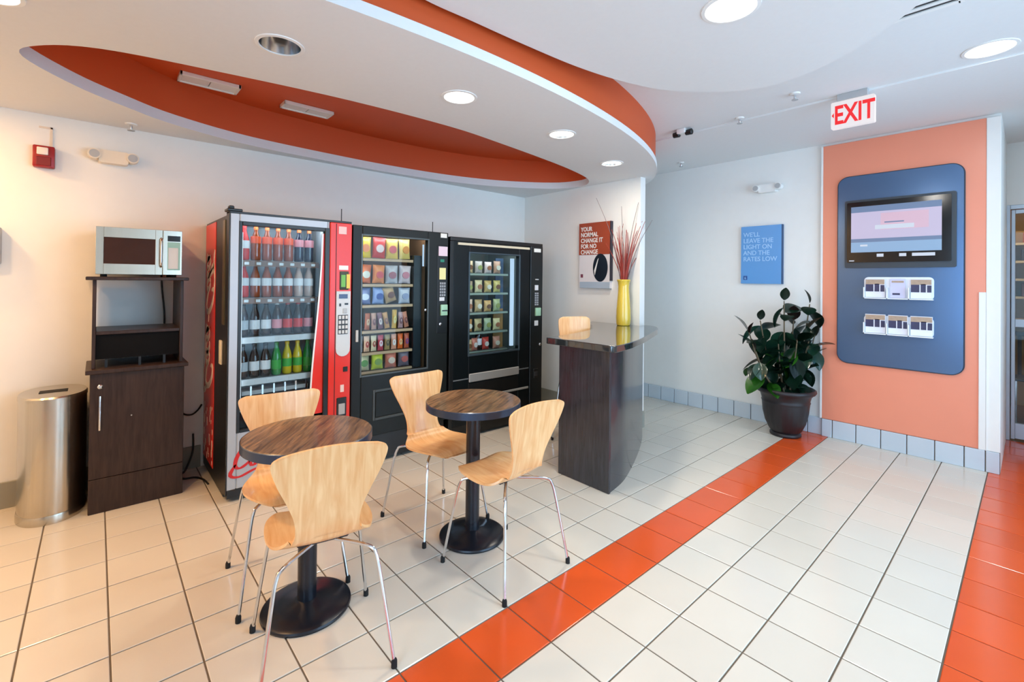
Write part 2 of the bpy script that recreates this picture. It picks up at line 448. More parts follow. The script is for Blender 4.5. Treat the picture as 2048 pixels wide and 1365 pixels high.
# ---- ceiling
IN = catmull([(-8.26,7.2),(-8.05,6.5),(-7.22,5.86),(-5.6,5.5),(-3.1,5.15),(-.48,5.08),(1.4,5.3),(3.93,5.72),(5.6,6.1),(6.8,6.52),(7.5,7.1),(7.68,7.75),(7.2,8.8),(5.4,10.0),(3.36,10.65),(1,10.9),(-1,10.88),(-3.86,10.6),(-5.76,9.9),(-6.8,9.1),(-7.6,8.3)], 5, True)
def outer(off=0.0):
    pts = []
    a0 = math.acos((XL+2.5)/12.3)
    for i in range(61):
        a = a0*(1-i/60)
        pts.append((-2.5+(12.3-off)*math.cos(a), 7.2-(5.52-off)*math.sin(a)))
    return pts
OUT = outer()
def circ(c, r, n=24): return [(c[0]+r*math.cos(2*math.pi*i/n), c[1]+r*math.sin(2*math.pi*i/n)) for i in range(n)]
RING_CANS = [(-4.96,3.6,0), (-1.47,3.34,1), (2.0,3.53,1), (5.48,4.45,1), (-8.4,4.75,1), (-11.2,6.2,1), (-11.0,9.7,1)]
CAN_R = 0.33
m = MB(); m.box(XL-0.3, XA+0.3, YF-0.3, YB+0.3, ZC, ZC+0.3)
ceiling = tag(m.done('ceiling', CEIL, None, org=(0,0,0)), 'white ceiling with a dropped oval ring and a round cloud', None, None, 'structure')
m = MB(); m.box(7.8, XA, -8.2, YB, ZC-0.05, ZC+0.01); m.done('ceiling_strip', CEIL, ceiling)
ring_poly = OUT+[(9.8, YB), (XL, YB)]
m = MB(); m.fill([ring_poly, IN]+[circ(c, CAN_R) for c in RING_CANS], ZS); ring = m.done('ring_soffit', CEIL, ceiling, norm=True)
m = MB(); m.strip(ring_poly, ZS, ZS+0.19); m.strip(IN, ZS, ZS+0.26)
o2 = outer(0.06)+[(9.74, YB), (XL, YB)]
m.fill([ring_poly, o2], ZS+0.19)
m.done('ring_lip', CEIL, ceiling)
m = MB(); m.strip(o2, ZS+0.19, ZC); m.strip(IN, ZS+0.26, ZC); m.done('orange_fascia', ORANGE, ceiling)
m = MB(); m.prism(IN, ZC-0.03, ZC-0.01); m.done('orange_recess_panel', ORANGE, ceiling)
DISC = catmull([(-3.45,1.57),(-2.48,1.55),(-1.33,1.52),(.13,1.43),(1.42,1.2),(2.57,.78),(3.48,.06),(4.0,-.8),(3.92,-1.65),(3.5,-2.5),(2.85,-3.25),(2.1,-3.85),(0.6,-4.6),(-1.5,-5.05),(-4.5,-4.8),(-7,-3.7),(-8.2,-2),(-8,-.3),(-6.6,.85),(-5,1.4)], 6, True)
ZD = 9.92
m = MB(); m.fill([DISC, circ((0.36,-1.6), 0.39)], ZD); m.done('cloud_soffit', CEIL, ceiling)
m = MB(); m.strip(DISC, ZD, ZC); m.done('cloud_edge', CEIL, ceiling)

# ---- recessed can lights
def can(c, z, r, lit, label, power, col, lampname='downlight_lamp', flush=False):
    root = thing('recessed_downlight', label, 'ceiling light', (c[0], c[1], z-0.02), 'round recessed ceiling lights')
    m = MB(); m.lathe([(r-0.01, 0.0), (r+0.055, 0.0), (r+0.05, -0.015), (r-0.005, -0.02), (r-0.01, 0.0)], (c[0], c[1], z), 32, capb=False, capt=False); m.done('trim_ring', WHITEP, root)
    if not flush: m = MB(); m.lathe([(r-0.008, -0.005), (r-0.03, 0.15), (r-0.09, 0.42), (r-0.16, 0.52)], (c[0], c[1], z), 32, capb=False, capt=True); m.done('reflector', CHROME, root, norm=False)
    if lit:
        k = -0.075 if flush else 0.0; m = MB(); m.lathe([(0.001, 0.05+k), (r*0.6, 0.055+k), (r-0.012, 0.07+k)], (c[0], c[1], z), 32, capb=False, capt=False); m.done('lens', LITLENS, root)
        lamp(lampname, 'AREA', (c[0], c[1], z-0.03), power, col, size=0.15)
    else:
        m = MB(); m.lathe([(0.02, 0.14), (0.09, 0.17), (0.12, 0.26), (0.08, 0.38), (0.06, 0.5)], (c[0], c[1], z), 20); m.done('bulb', GREYP, root)
    return root
can(RING_CANS[0], ZS, CAN_R, 0, 'unlit recessed downlight with chrome reflector on the oval ring', 0, CAN_COL)
can(RING_CANS[1], ZS, CAN_R, 1, 'lit round downlight on the oval ring above the snack machine', CAN_W, CAN_COL)
can(RING_CANS[2], ZS, CAN_R, 1, 'lit round downlight on the oval ring, second lit one from the left', CAN_W, CAN_COL)
can(RING_CANS[3], ZS, CAN_R, 1, 'lit round downlight nearest the partition end of the oval ring', CAN_W, CAN_COL)
can(RING_CANS[4], ZS, CAN_R, 1, 'warm downlight on the oval ring beyond the left edge of view', WARM_W, WARM_COL)
can(RING_CANS[5], ZS, CAN_R, 1, 'warm downlight on the oval ring by the left wall', WARM_W, WARM_COL)
can(RING_CANS[6], ZS, CAN_R, 1, 'warm downlight close to the back wall left of the alarm', WARM_W*0.8, WARM_COL)
can((0.36,-1.6), ZD, 0.39, 1, 'large lit round downlight in the white ceiling cloud', CAN_W*1.3, (1, 0.95, 0.88))
can((7.1,-4.24), ZC, 0.4, 1, 'lit round downlight on the right near the exit sign', CAN_W, (1, 0.95, 0.88), flush=True)

# ---- panels inside the orange recess
for (x0, x1, y0, y1, lab) in ((-5.75,-4.42,9.12,9.72,'longer white rectangular light panel inside the orange ceiling recess, left one'), (-3.27,-1.87,9.36,9.9,'white rectangular light panel inside the orange ceiling recess, right one')):
    root = thing('ceiling_panel_light', lab, 'ceiling light', ((x0+x1)/2, (y0+y1)/2, ZC-0.13), 'panel lights in the orange recess')
    z1 = ZC-0.03
    m = MB(); m.box(x0, x1, y0, y0+0.06, z1-0.1, z1, 0.01, 1); m.box(x0, x1, y1-0.06, y1, z1-0.1, z1, 0.01, 1); m.box(x0, x0+0.06, y0, y1, z1-0.1, z1, 0.01, 1); m.box(x1-0.06, x1, y0, y1, z1-0.1, z1, 0.01, 1); m.done('frame', WHITEP, root)
    xm = (x0+x1)/2
    bx('diffuser', WHITEP, root, x0+0.05, xm-0.012, y0+0.05, y1-0.05, z1-0.07, z1); bx('diffuser', WHITEP, root, xm+0.012, x1-0.05, y0+0.05, y1-0.05, z1-0.07, z1)

# ---- small ceiling hardware
def sprinkler(c, z, label):
    root = thing('sprinkler_head', label, 'sprinkler', (c[0], c[1], z-0.2), 'ceiling sprinklers')
    m = MB(); m.lathe([(0.13, 0), (0.12, -0.03), (0.05, -0.04)], (c[0], c[1], z), 16); m.done('escutcheon', WHITEP, root)
    m = MB(); m.lathe([(0.035, -0.03), (0.03, -0.14), (0.02, -0.17)], (c[0], c[1], z), 10); m.done('body', CHROME, root)
    m = MB(); m.lathe([(0.08, -0.18), (0.08, -0.165), (0.02, -0.16)], (c[0], c[1], z), 12); m.done('deflector', GREYP, root)
sprinkler((6.74,-.59), ZC, 'small sprinkler head on the ceiling left of the exit sign')
sprinkler((7.6,1.2), ZC, 'small sprinkler head on the ceiling above the blue sign')
sprinkler((11.19,5.07), ZC-0.05, 'sprinkler head on the ceiling beside the ring end')
sprinkler((-6.6,10.6), ZS, 'sprinkler head under the soffit right of the left emergency light')
sprinkler((-1.9,5.55), ZC-0.03, 'sprinkler head inside the orange recess at its near rim')
sprinkler((3.2,6.05), ZC-0.03, 'sprinkler head inside the orange recess towards the right end')
root = thing('ceiling_spotlight', 'small white ceiling spotlight with two black heads right of the ring end', 'spotlight', (7.35,2.95,ZC-0.25))
bx('mount', WHITEP, root, 7.2, 7.5, 2.8, 3.1, ZC-0.16, ZC, 0.03)
for dy in (-0.22, 0.22):
    m = MB(); m.lathe([(0.04,-0.12),(0.09,-0.1),(0.1,0.1),(0.07,0.12)], (7.35, 2.95+dy, ZC-0.14), 14, ax='y'); m.done('lamp_head', BLACK, root)
root = thing('air_vent', 'linear ceiling air vent with two dark slots at the cloud edge', 'vent', (4.05,-3.45,ZC-0.05))
m = MB()
for xx in (3.8, 4.02, 4.24): m.box(xx-0.05, xx+0.05, -4.0, -2.95, ZC-0.04, ZC, 0.008, 1)
m.box(3.75, 4.29, -4.05, -3.97, ZC-0.04, ZC); m.box(3.75, 4.29, -2.98, -2.9, ZC-0.04, ZC); m.done('frame', WHITEP, root)
bx('slot', BLACK, root, 3.86, 3.96, -3.96, -2.98, ZC-0.015, ZC); bx('slot', BLACK, root, 4.08, 4.18, -3.96, -2.98, ZC-0.015, ZC)

# ---- exit sign (hangs from the ceiling seam)
root = thing('exit_sign', 'white exit sign with red letters hanging from the ceiling', 'exit sign', (7.75,-1.66,9.7))
ex = lambda u, v, t: (7.70-t, -1.66-u, v)
m = MB(); m.prism_ax(rrect(-0.48, 0.48, 9.70, 10.42, 0.03, 3), -0.16, 0.0, ex); m.done('housing', EM('exit_face', (246,240,242), 0.85), root)
bx('mounting_plate', GREYP, root, 7.66, 7.9, -2.0, -1.32, 10.42, ZC-0.0, 0.01, 1)
EXR = EM('exit_red', (240,40,44), 1.0)
text('EXIT', 'lettering', EXR, root, lambda u, v, t: ex(u*0.62+0.04, 9.815+v, t), 0.70, 0.012, 'CENTER', 0.022)
m = MB(); m.prism_ax([(-0.46, 10.06), (-0.41, 9.99), (-0.41, 10.13)], 0, 0.01, ex); m.done('arrow', EXR, root)

# ================================================================== WALL ITEMS
# fire alarm strobe and its raceway
root = thing('fire_alarm', 'small red fire alarm with white strobe on the left wall', 'fire alarm', (-8.2, YB, 8.1))
bx('backbox', M('alarm_red', (150,16,22), 0.4), root, -8.39, -8.01, YB-0.22, YB, 8.08, 8.6, 0.03)
bx('strobe', M('strobe_lens', (236,224,214), 0.2), root, -8.32, -8.12, YB-0.27, YB-0.2, 8.37, 8.55, 0.02)
bx('grille', M('alarm_dark', (120,10,18), 0.5), root, -8.33, -8.07, YB-0.235, YB-0.2, 8.12, 8.33, 0.01, 1)
m = MB(); m.box(-8.1, -8.06, YB-0.03, YB, 8.6, 9.1); m.box(-8.3, -8.06, YB-0.03, YB, 9.06, 9.1); tag(m.done('conduit', M('painted_raceway', (226,210,190), 0.5), None), 'thin painted conduit rising from the fire alarm', 'conduit')
def emergency(name, label, f, cu, cv, w_, tint, d=0.28):
    org = f(cu, cv-0.18, 0); root = thing(name, label, 'emergency light', org, 'emergency wall lights')
    m = MB(); m.prism_ax(rrect(cu-w_*0.32, cu+w_*0.32, cv-0.17, cv+0.15, 0.06, 4), 0, d, f); m.done('housing', tint, root)
    for s_ in (-1, 1):
        c = f(cu+s_*w_*0.41, cv+0.02, d*0.5)
        m = MB()
        u = [f(cu+s_*w_*0.41+0.13*math.cos(2*math.pi*k/16), cv+0.02+0.13*math.sin(2*math.pi*k/16), 0) for k in range(16)]
        m.prism_ax([(cu+s_*w_*0.41+0.13*math.cos(2*math.pi*k/16), cv+0.02+0.13*math.sin(2*math.pi*k/16)) for k in range(16)], d*0.25, d*1.15, f); h = m.done('lamp_head', tint, root)
        m = MB(); m.prism_ax([(cu+s_*w_*0.41+0.1*math.cos(2*math.pi*k/16), cv+0.02+0.1*math.sin(2*math.pi*k/16)) for k in range(16)], d*1.15, d*1.2, f); m.done('lens', GREYP, h)
EMT = M('emergency_plastic', (235,222,200), 0.4)
emergency('emergency_light', 'cream twin-head emergency light left above the microwave', lambda u, v, t: (u, YB-t, v), -6.92, 8.55, 0.92, EMT)
emergency('emergency_light', 'white twin-head emergency light above the blue sign', lambda u, v, t: (XR-t, -u, v), -2.05, 9.2, 0.98, WHITEP)
root = thing('wall_dispenser', 'grey wall box cut off by the left picture edge', 'dispenser', (-9.2, YB, 5.7))
bx('housing', GREYP, root, -9.5, -8.87, YB-0.35, YB, 5.72, 6.58, 0.04); bx('cover_plate', WHITEP, root, -9.44, -8.95, YB-0.38, YB-0.34, 5.9, 6.45, 0.02)

# brown and white poster on the partition
sg = lambda u, v, t: (XW-t, 7.72-u, v)         # u to the right of the picture
root = thing('brown_wall_sign', 'brown and white wall sign with round dark picture on the partition', 'sign', (XW, 6.95, 5.2))
m = MB(); m.prism_ax([(0.02,5.2),(1.56,5.2),(1.56,6.55),(0.02,6.55)], 0, 0.14, sg); m.done('lower_panel', M('sign_white', (226,222,224), 0.4), root)
m = MB(); m.prism_ax([(0,6.55),(1.56,6.55),(1.56,7.85),(0,7.85)], 0, 0.15, sg); m.done('upper_panel', M('sign_brown', (158,66,38), 0.45), root)
for k, ln in enumerate(['YOUR', 'NORMAL', 'CHANGE IT', 'FOR NO', 'CHANGE']):
    text(ln, 'lettering', WHITEP, root, lambda u, v, t, k=k: sg(0.1+u, 7.52-0.235*k+v, 0.15+t), 0.25, 0.008, 'LEFT', 0.02, 0.85)
m = MB(); m.prism_ax([(1.1+0.36*math.cos(2*math.pi*k/40), 6.02+0.56*math.sin(2*math.pi*k/40)) for k in range(40)], 0.14, 0.155, sg); m.done('round_picture', M('picture_black', (22,30,42), 0.3, var=0.4, scale=8), root)
m = MB(); m.prism_ax([(0.80,5.9),(0.98,6.36),(1.02,6.4),(0.9,5.95),(0.84,5.72)], 0.155, 0.162, sg); m.done('white_print_mark', WHITEP, root)  # white print at the left of the round picture
m = MB(); m.prism_ax([(0.1,5.62),(0.22,5.62),(0.22,5.76),(0.1,5.76)], 0.14, 0.15, sg); m.done('logo', M('sign_logo', (120,60,80), 0.4), root)
m = MB(); m.prism_ax([(0.06,5.2),(1.56,5.2),(1.56,5.45),(0.06,5.45)], 0.14, 0.15, sg); m.done('bottom_band', M('sign_band', (172,188,204), 0.4), root)
m = MB(); m.prism_ax([(1.56,5.5),(1.6,5.5),(1.6,7.85),(1.56,7.85)], 0, 0.15, sg); m.done('side_edge', M('sign_edge_shadow', (36,34,48), 0.5), root)  # dark colour paints the shadow along the sign's right edge
# blue poster on right wall
sb = lambda u, v, t: (XR-t, 3.06-u, v)
root = thing('blue_wall_sign', 'light blue wall sign with pale lettering on the white wall', 'sign', (XR, 2.3, 5.45))
m = MB(); m.prism_ax([(0,5.45),(1.5,5.45),(1.5,7.75),(0,7.75)], 0, 0.12, sb); m.done('panel', M('sign_blue', (92,156,216), 0.4, var=0.02), root)
BLT = M('sign_pale_blue', (160,204,240), 0.4)
for k, ln in enumerate(["WE'LL", 'LEAVE THE', 'LIGHT ON', 'AND THE', 'RATES LOW']):
    text(ln, 'lettering', BLT, root, lambda u, v, t, k=k: sb(0.09+u, 7.33-0.245*k+v, 0.12+t), 0.25, 0.008, 'LEFT', 0.012, 0.92)
m = MB(); m.prism_ax([(0.1,5.6),(0.25,5.6),(0.25,5.76),(0.1,5.76)], 0.12, 0.128, sb); lg = m.done('logo', M('logo_blue', (38,84,150), 0.4), root)
text('6', 'numeral', BLT, root, lambda u, v, t: sb(0.14+u, 5.625+v, 0.128+t), 0.14, 0.004)
m = MB(); m.prism_ax([(1.5,5.45),(1.54,5.45),(1.54,7.75),(1.5,7.75)], 0, 0.12, sb); m.done('side_edge', M('sign_edge_blue', (40,74,112), 0.5), root)

# ================================================================== KIOSK
kf = lambda u, v, t: (XR-0.12-t, -u, v)        # u grows to the right in the picture
root = thing('information_kiosk', 'dark blue-grey wall kiosk with screen and two brochure pockets', 'kiosk', (XR-0.12, -1.9, 2.75))
KM = M('kiosk_face', (82,110,146), 0.22, 0.5, var=0.04, scale=2)
m = MB(); m.prism_ax(rrect(0.29, 3.48, 2.75, 9.2, 0.3, 8), 0.02, 0.10, kf); m.done('face_panel', KM, root)
m = MB(); m.prism_ax(rrect(0.26, 3.51, 2.72, 9.23, 0.33, 8), 0.0, 0.06, kf); m.done('backing', M('kiosk_back', (38,50,66), 0.5), root)
m = MB(); m.prism_ax(rrect(0.50, 3.33, 6.03, 8.36, 0.06, 4), 0.10, 0.16, kf); m.done('screen_bezel', M('bezel_grey', (44,56,66), 0.35), root)
m = MB(); m.prism_ax(rrect(0.57, 3.22, 6.22, 8.28, 0.03, 3), 0.16, 0.20, kf); mon = m.done('monitor', M('monitor_black', (8,10,14), 0.12), root)
SP = EM('screen_lavender', (204,196,226), 0.85); SPB = EM('screen_blue', (150,186,224), 0.8); SPD = EM('screen_slate', (120,146,186), 0.7); SPW = EM('screen_white', (214,224,240), 0.85); SPK = EM('screen_pink', (222,190,212), 0.85)
def scr(nm, mt, u0, u1, v0, v1, t=0.205):
    m = MB(); m.prism_ax([(u0,v0),(u1,v0),(u1,v1),(u0,v1)], 0.2, t, kf); m.done(nm, mt, mon)
scr('picture', SP, 0.69, 3.0, 6.56, 8.12); scr('title_bar', SPD, 0.69, 3.0, 7.92, 8.12, 0.208); scr('rule', SPD, 0.69, 3.0, 6.9, 7.02, 0.208)
scr('lower_bar', SPB, 0.69, 3.0, 6.56, 6.9, 0.208); scr('banner', SPK, 1.5, 2.7, 7.3, 7.85, 0.207); scr('headline', SPW, 1.35, 2.35, 7.32, 7.46, 0.21); scr('headline', SPD, 1.6, 2.1, 7.52, 7.56, 0.21)
scr('caption', SPW, 0.95, 1.15, 6.76, 6.82, 0.21)
for (a, b) in ((1.4,1.58),(1.98,2.16),(2.3,2.85)): scr('reflection_mark', SPW, a, b, 6.4, 6.5, 0.206)  # white strips paint a reflection low on the monitor
scr('maker_mark', SPW, 0.64, 0.78, 6.26, 6.29, 0.206)
PK = M('pocket_white', (240,244,250), 0.3)
photo = [M('brochure_%d' % k, c, 0.3, var=0.75, scale=38) for k, c in enumerate([(110,110,140), (196,196,222), (92,96,120)])]
def pocket(v0, v1, empt):
    m = MB(); m.prism_ax(rrect(1.05, 2.82, v0, v1, 0.12, 5), 0.10, 0.13, kf); p = m.done('brochure_pocket', PK, root)
    for a in (1.06, 1.67, 2.22):
        m = MB(); m.prism_ax([(a, v0+0.0), (a+0.03, v0), (a+0.03, v0+0.38), (a, v0+0.38)], 0.13, 0.30, kf); m.done('divider', PK, p)
    m = MB(); m.prism_ax([(1.06, v0), (2.82, v0), (2.82, v0+0.03), (1.06, v0+0.03)], 0.13, 0.30, kf); m.done('tray', PK, p)
    return p
PW = M('brochure_white', (232,236,246), 0.35); PD = M('brochure_navy', (52,54,88), 0.35, var=0.5, scale=30); PT = M('brochure_tan', (176,152,130), 0.35, var=0.3, scale=30); PL = M('brochure_lilac', (206,206,232), 0.35)
def brochure(u0, u1, v0, label, plain=False):
    b = thing('brochure', label, 'brochure', kf((u0+u1)/2, v0, 0.22), 'brochures in the kiosk pockets')
    m = MB(); m.prism_ax([(u0,v0),(u1,v0),(u1,v0+0.62),(u0,v0+0.62)], 0.17, 0.21, kf); m.done('leaflet', PL if plain else PW, b)
    def q(nm, mt, a, c, d, e):
        m = MB(); m.prism_ax([(u0+a*(u1-u0), v0+d), (u0+c*(u1-u0), v0+d), (u0+c*(u1-u0), v0+e), (u0+a*(u1-u0), v0+e)], 0.21, 0.216, kf); m.done(nm, mt, b)
    if plain: q('print', PD, 0.15, 0.65, 0.1, 0.16); q('print', PT, 0.1, 0.9, 0.5, 0.56)
    else:
        q('photo', PT, 0.02, 0.98, 0.44, 0.6); q('photo', PD, 0.02, 0.42, 0.2, 0.44); q('photo', PD, 0.48, 0.72, 0.2, 0.46); q('photo', PD, 0.78, 0.98, 0.2, 0.42)
pocket(5.0, 5.72, True); pocket(3.82, 4.44, False)
brochure(1.1, 1.62, 5.04, 'photo brochure in the upper kiosk pocket, left'); brochure(1.76, 2.14, 5.04, 'plain pale brochure in the middle of the upper kiosk pocket', True); brochure(2.27, 2.78, 5.04, 'photo brochure in the upper kiosk pocket, right')
brochure(1.1, 1.64, 3.86, 'photo brochure in the lower kiosk pocket, left'); brochure(1.71, 2.2, 3.86, 'photo brochure in the middle of the lower kiosk pocket'); brochure(2.27, 2.8, 3.86, 'photo brochure in the lower kiosk pocket, right')

# ================================================================== CHAIRS
def chair_shell(pts, ws, cb, cs, nz=9, thick=0.0095):
    """pts: (y,z) metres along centre line from seat front to back top; ws half widths; returns MB in tile units"""
    P = catmull([(p[0], p[1], w_) for p, w_ in zip(pts, ws)], 4)
    n = len(P); rows = []
    for i, (y, z, w_) in enumerate(P):
        a = P[max(0, i-1)]; b = P[min(n-1, i+1)]
        t = Vector((0, b[0]-a[0], b[1]-a[1])).normalized(); nrm = Vector((0, -t.z, t.y))
        if nrm.z < 0 and abs(nrm.z) > 0.5: nrm = -nrm
        f = i/(n-1); row = []
        for k in range(-nz, nz+1):
            v = k/nz
            lift = (cs if f < 0.45 else cs+(cb-cs)*min(1, (f-0.45)/0.25))*v*v*(w_/0.2)
            row.append((Vector((v*w_, y, z))+nrm*lift, nrm, v))
        rows.append(row)
    m = MB(); bm = m.bm
    T = [[bm.verts.new((p+nr*thick/2)/S) for p, nr, v in r] for r in rows]; B = [[bm.verts.new((p-nr*thick/2)/S) for p, nr, v in r] for r in rows]
    w2 = 2*nz+1
    for i in range(n-1):
        for k in range(w2-1):
            bm.faces.new((T[i][k], T[i][k+1], T[i+1][k+1], T[i+1][k])); bm.faces.new((B[i][k], B[i+1][k], B[i+1][k+1], B[i][k+1]))
        for k, fl in ((0, 0), (w2-1, 1)):
            q = (T[i][k], T[i+1][k], B[i+1][k], B[i][k]); bm.faces.new(q if fl else q[::-1])
    for i in (0, n-1):
        for k in range(w2-1):
            q = (T[i][k], T[i][k+1], B[i][k+1], B[i][k]); bm.faces.new(q)
    return m
CP = [(0.225,0.428),(0.218,0.438),(0.19,0.449),(0.13,0.452),(0.06,0.447),(-0.01,0.442),(-0.065,0.446),(-0.105,0.470),(-0.125,0.515),(-0.137,0.58),(-0.15,0.655),(-0.163,0.725),(-0.173,0.785),(-0.178,0.812),(-0.18,0.824)]
CW = [0.075,0.11,0.15,0.182,0.192,0.186,0.165,0.132,0.108,0.112,0.138,0.168,0.187,0.184,0.155]
def make_chair(label):
    root = thing('dining_chair', label, 'chair', (0,0,0), 'plywood shell chairs at the small tables')
    sh = chair_shell(CP, CW, 0.035, 0.010); so = sh.done('shell', BEECH, root, sharp=0.9)
    m = MB(); m.box(-0.09/S, 0.09/S, -0.05/S, 0.1/S, 0.424/S, 0.436/S, 0.02, 1); m.done('mounting_plate', DARKP, root)
    for sx in (-1, 1):
        for sy in (-1, 1):
            pts = [(0.03*sx, 0.03*sy, 0.424), (0.10*sx, 0.095*sy, 0.422), (0.148*sx, 0.142*sy, 0.416), (0.164*sx, 0.158*sy, 0.395), (0.178*sx, 0.174*sy, 0.32), (0.218*sx, 0.218*sy, 0.02)]
            pts = catmull([tuple(c/S for c in p) for p in pts], 4)
            m = MB(); m.tube(pts, 0.0068/S, 10); lg = m.done('leg', CHROME, root)
            m = MB(); m.lathe([(0.011/S, 0), (0.011/S, 0.022/S), (0.008/S, 0.03/S)], (0.2195*sx/S, 0.2195*sy/S, 0), 10); m.done('foot_cap', RUBBER, lg)
    return root
chairA = make_chair('plywood chair seen from behind, nearest to the viewer')
def put(o, x, y, fx, fy): o.location = (x*S, y*S, 0.0005); o.rotation_euler = (0, 0, math.atan2(fy, fx)-math.pi/2)
put(chairA, -4.68, 2.15, 0.2, 0.98)
c = dup(chairA, label='plywood chair facing the viewer in front of the red drink machine'); put(c, -4.53, 4.3, -0.1, -0.995)
c = dup(chairA, label='plywood chair facing the viewer in front of the snack machine'); put(c, -1.34, 4.29, 0.04, -1.0)
c = dup(chairA, label='plywood chair beside the dark counter, turned to the rear table'); put(c, -1.23, 1.95, -0.06, 1.0)
# bar stool behind the counter
def make_stool():
    root = thing('bar_stool', 'plywood bar stool tucked in behind the dark counter', 'stool', (0,0,0))
    k = 0.70; P = [(0.19,0.66),(0.17,0.676),(0.1,0.684),(0.02,0.68),(-0.06,0.678),(-0.12,0.69),(-0.16,0.74),(-0.178,0.82),(-0.19,0.92),(-0.2,1.01),(-0.205,1.065),(-0.208,1.085)]
    W = [0.07,0.13,0.18,0.19,0.185,0.16,0.132,0.132,0.14,0.148,0.142,0.105]
    chair_shell(P, W, 0.03, 0.01).done('shell', BEECH, root, sharp=0.9)
    for sx in (-1, 1):
        for sy in (-1, 1):
            pts = catmull([tuple(c/S for c in p) for p in [(0.05*sx,0.05*sy,0.664),(0.12*sx,0.115*sy,0.655),(0.145*sx,0.14*sy,0.6),(0.2*sx,0.2*sy,0.02)]], 4)
            m = MB(); m.tube(pts, 0.008/S, 8); lg = m.done('leg', CHROME, root)
            m = MB(); m.lathe([(0.012/S, 0), (0.012/S, 0.02/S), (0.008/S, 0.03/S)], (0.2015*sx/S, 0.2015*sy/S, 0), 10); m.done('foot_cap', RUBBER, lg)
    m = MB(); R_ = 0.182
    m.tube([(R_/S*a, R_/S*b, 0.25/S) for a, b in ((-1,-1),(1,-1),(1,1),(-1,1),(-1,-1))], 0.006/S, 8); m.done('foot_rail', CHROME, root)
    return root
st = make_stool(); put(st, 4.82, 5.05, -0.5, -0.86)

# ================================================================== TABLES
def make_table(label):
    root = thing('cafe_table', label, 'table', (0,0,0), 'small round cafe tables')
    R_ = 1.0
    m = MB(); m.lathe([(R_-0.02, 2.77), (R_, 2.785), (R_, 2.895), (R_-0.015, 2.905)], n=64); top = m.done('table_top', TABLEW, root)
    m = MB(); m.lathe([(R_-0.01, 2.75), (R_+0.012, 2.755), (R_+0.012, 2.89), (R_+0.001, 2.898)], n=64, capb=True, capt=False); m.done('edge_band', EDGE, top)
    m = MB(); m.lathe([(0.42, 2.71), (0.42, 2.75), (0.16, 2.755)], n=28); m.done('top_plate', BLACKM, root)
    m = MB(); m.lathe([(0.148, 0.1), (0.148, 2.72)], n=28); m.done('pole', BLACKM, root)
    m = MB(); m.lathe([(0.69, 0.0), (0.70, 0.03), (0.69, 0.06), (0.64, 0.085), (0.42, 0.12), (0.2, 0.155), (0.17, 0.17)], n=56); m.done('base', BLACKM, root)
    return root
t1 = make_table('round dark wood cafe table between the two nearest chairs'); t1.location = Vector((-4.53, 3.2, 0))*S; t1.rotation_euler = (0, 0, math.radians(52))
t2 = dup(t1, (-1.14, 3.14, 0), math.radians(28), label='round dark wood cafe table nearer the dark counter')

# ================================================================== COUNTER
root = thing('service_counter', 'dark wood service counter with polished top and curved side', 'counter', (4.6, 3.7, 0))
front = catmull([(2.78,2.42),(3.6,2.6),(4.5,2.95),(5.5,3.4),(6.5,3.9),(7.4,4.42),(7.88,4.84)], 6)
basep = [(2.72,4.12)]+front+[(7.88,5.1),(5.9,3.98),(5.0,3.6),(3.6,3.4),(3.5,4.12)]
m = MB(); m.prism(basep, 0.0, 3.66); m.done('body', COUNTERW, root)
m = MB(); m.box(2.66, 2.74, 2.38, 4.14, 0.0, 3.66, 0.01, 1); m.done('end_panel', COUNTERW, root)
topf = catmull([(2.56,2.35),(2.62,2.24),(2.74,2.2),(3.6,2.36),(4.6,2.68),(5.6,3.08),(6.6,3.48),(7.45,3.86),(8.05,4.28),(8.28,4.65),(8.22,4.86)], 5)
topp = [(2.5,4.5)]+topf+[(7.88,4.86),(7.88,7.1)]+catmull([(7.6,7.0),(7.0,6.55),(6.2,5.75),(5.2,5.1),(4.0,4.74),(3.0,4.56)], 4)
m = MB(); m.prism(topp, 3.66, 3.84); to = m.done('counter_top', STONE, root)
bv = to.modifiers.new('edge', 'BEVEL'); bv.width = 0.006; bv.segments = 2; bv.limit_method = 'ANGLE'; bv.angle_limit = 0.9

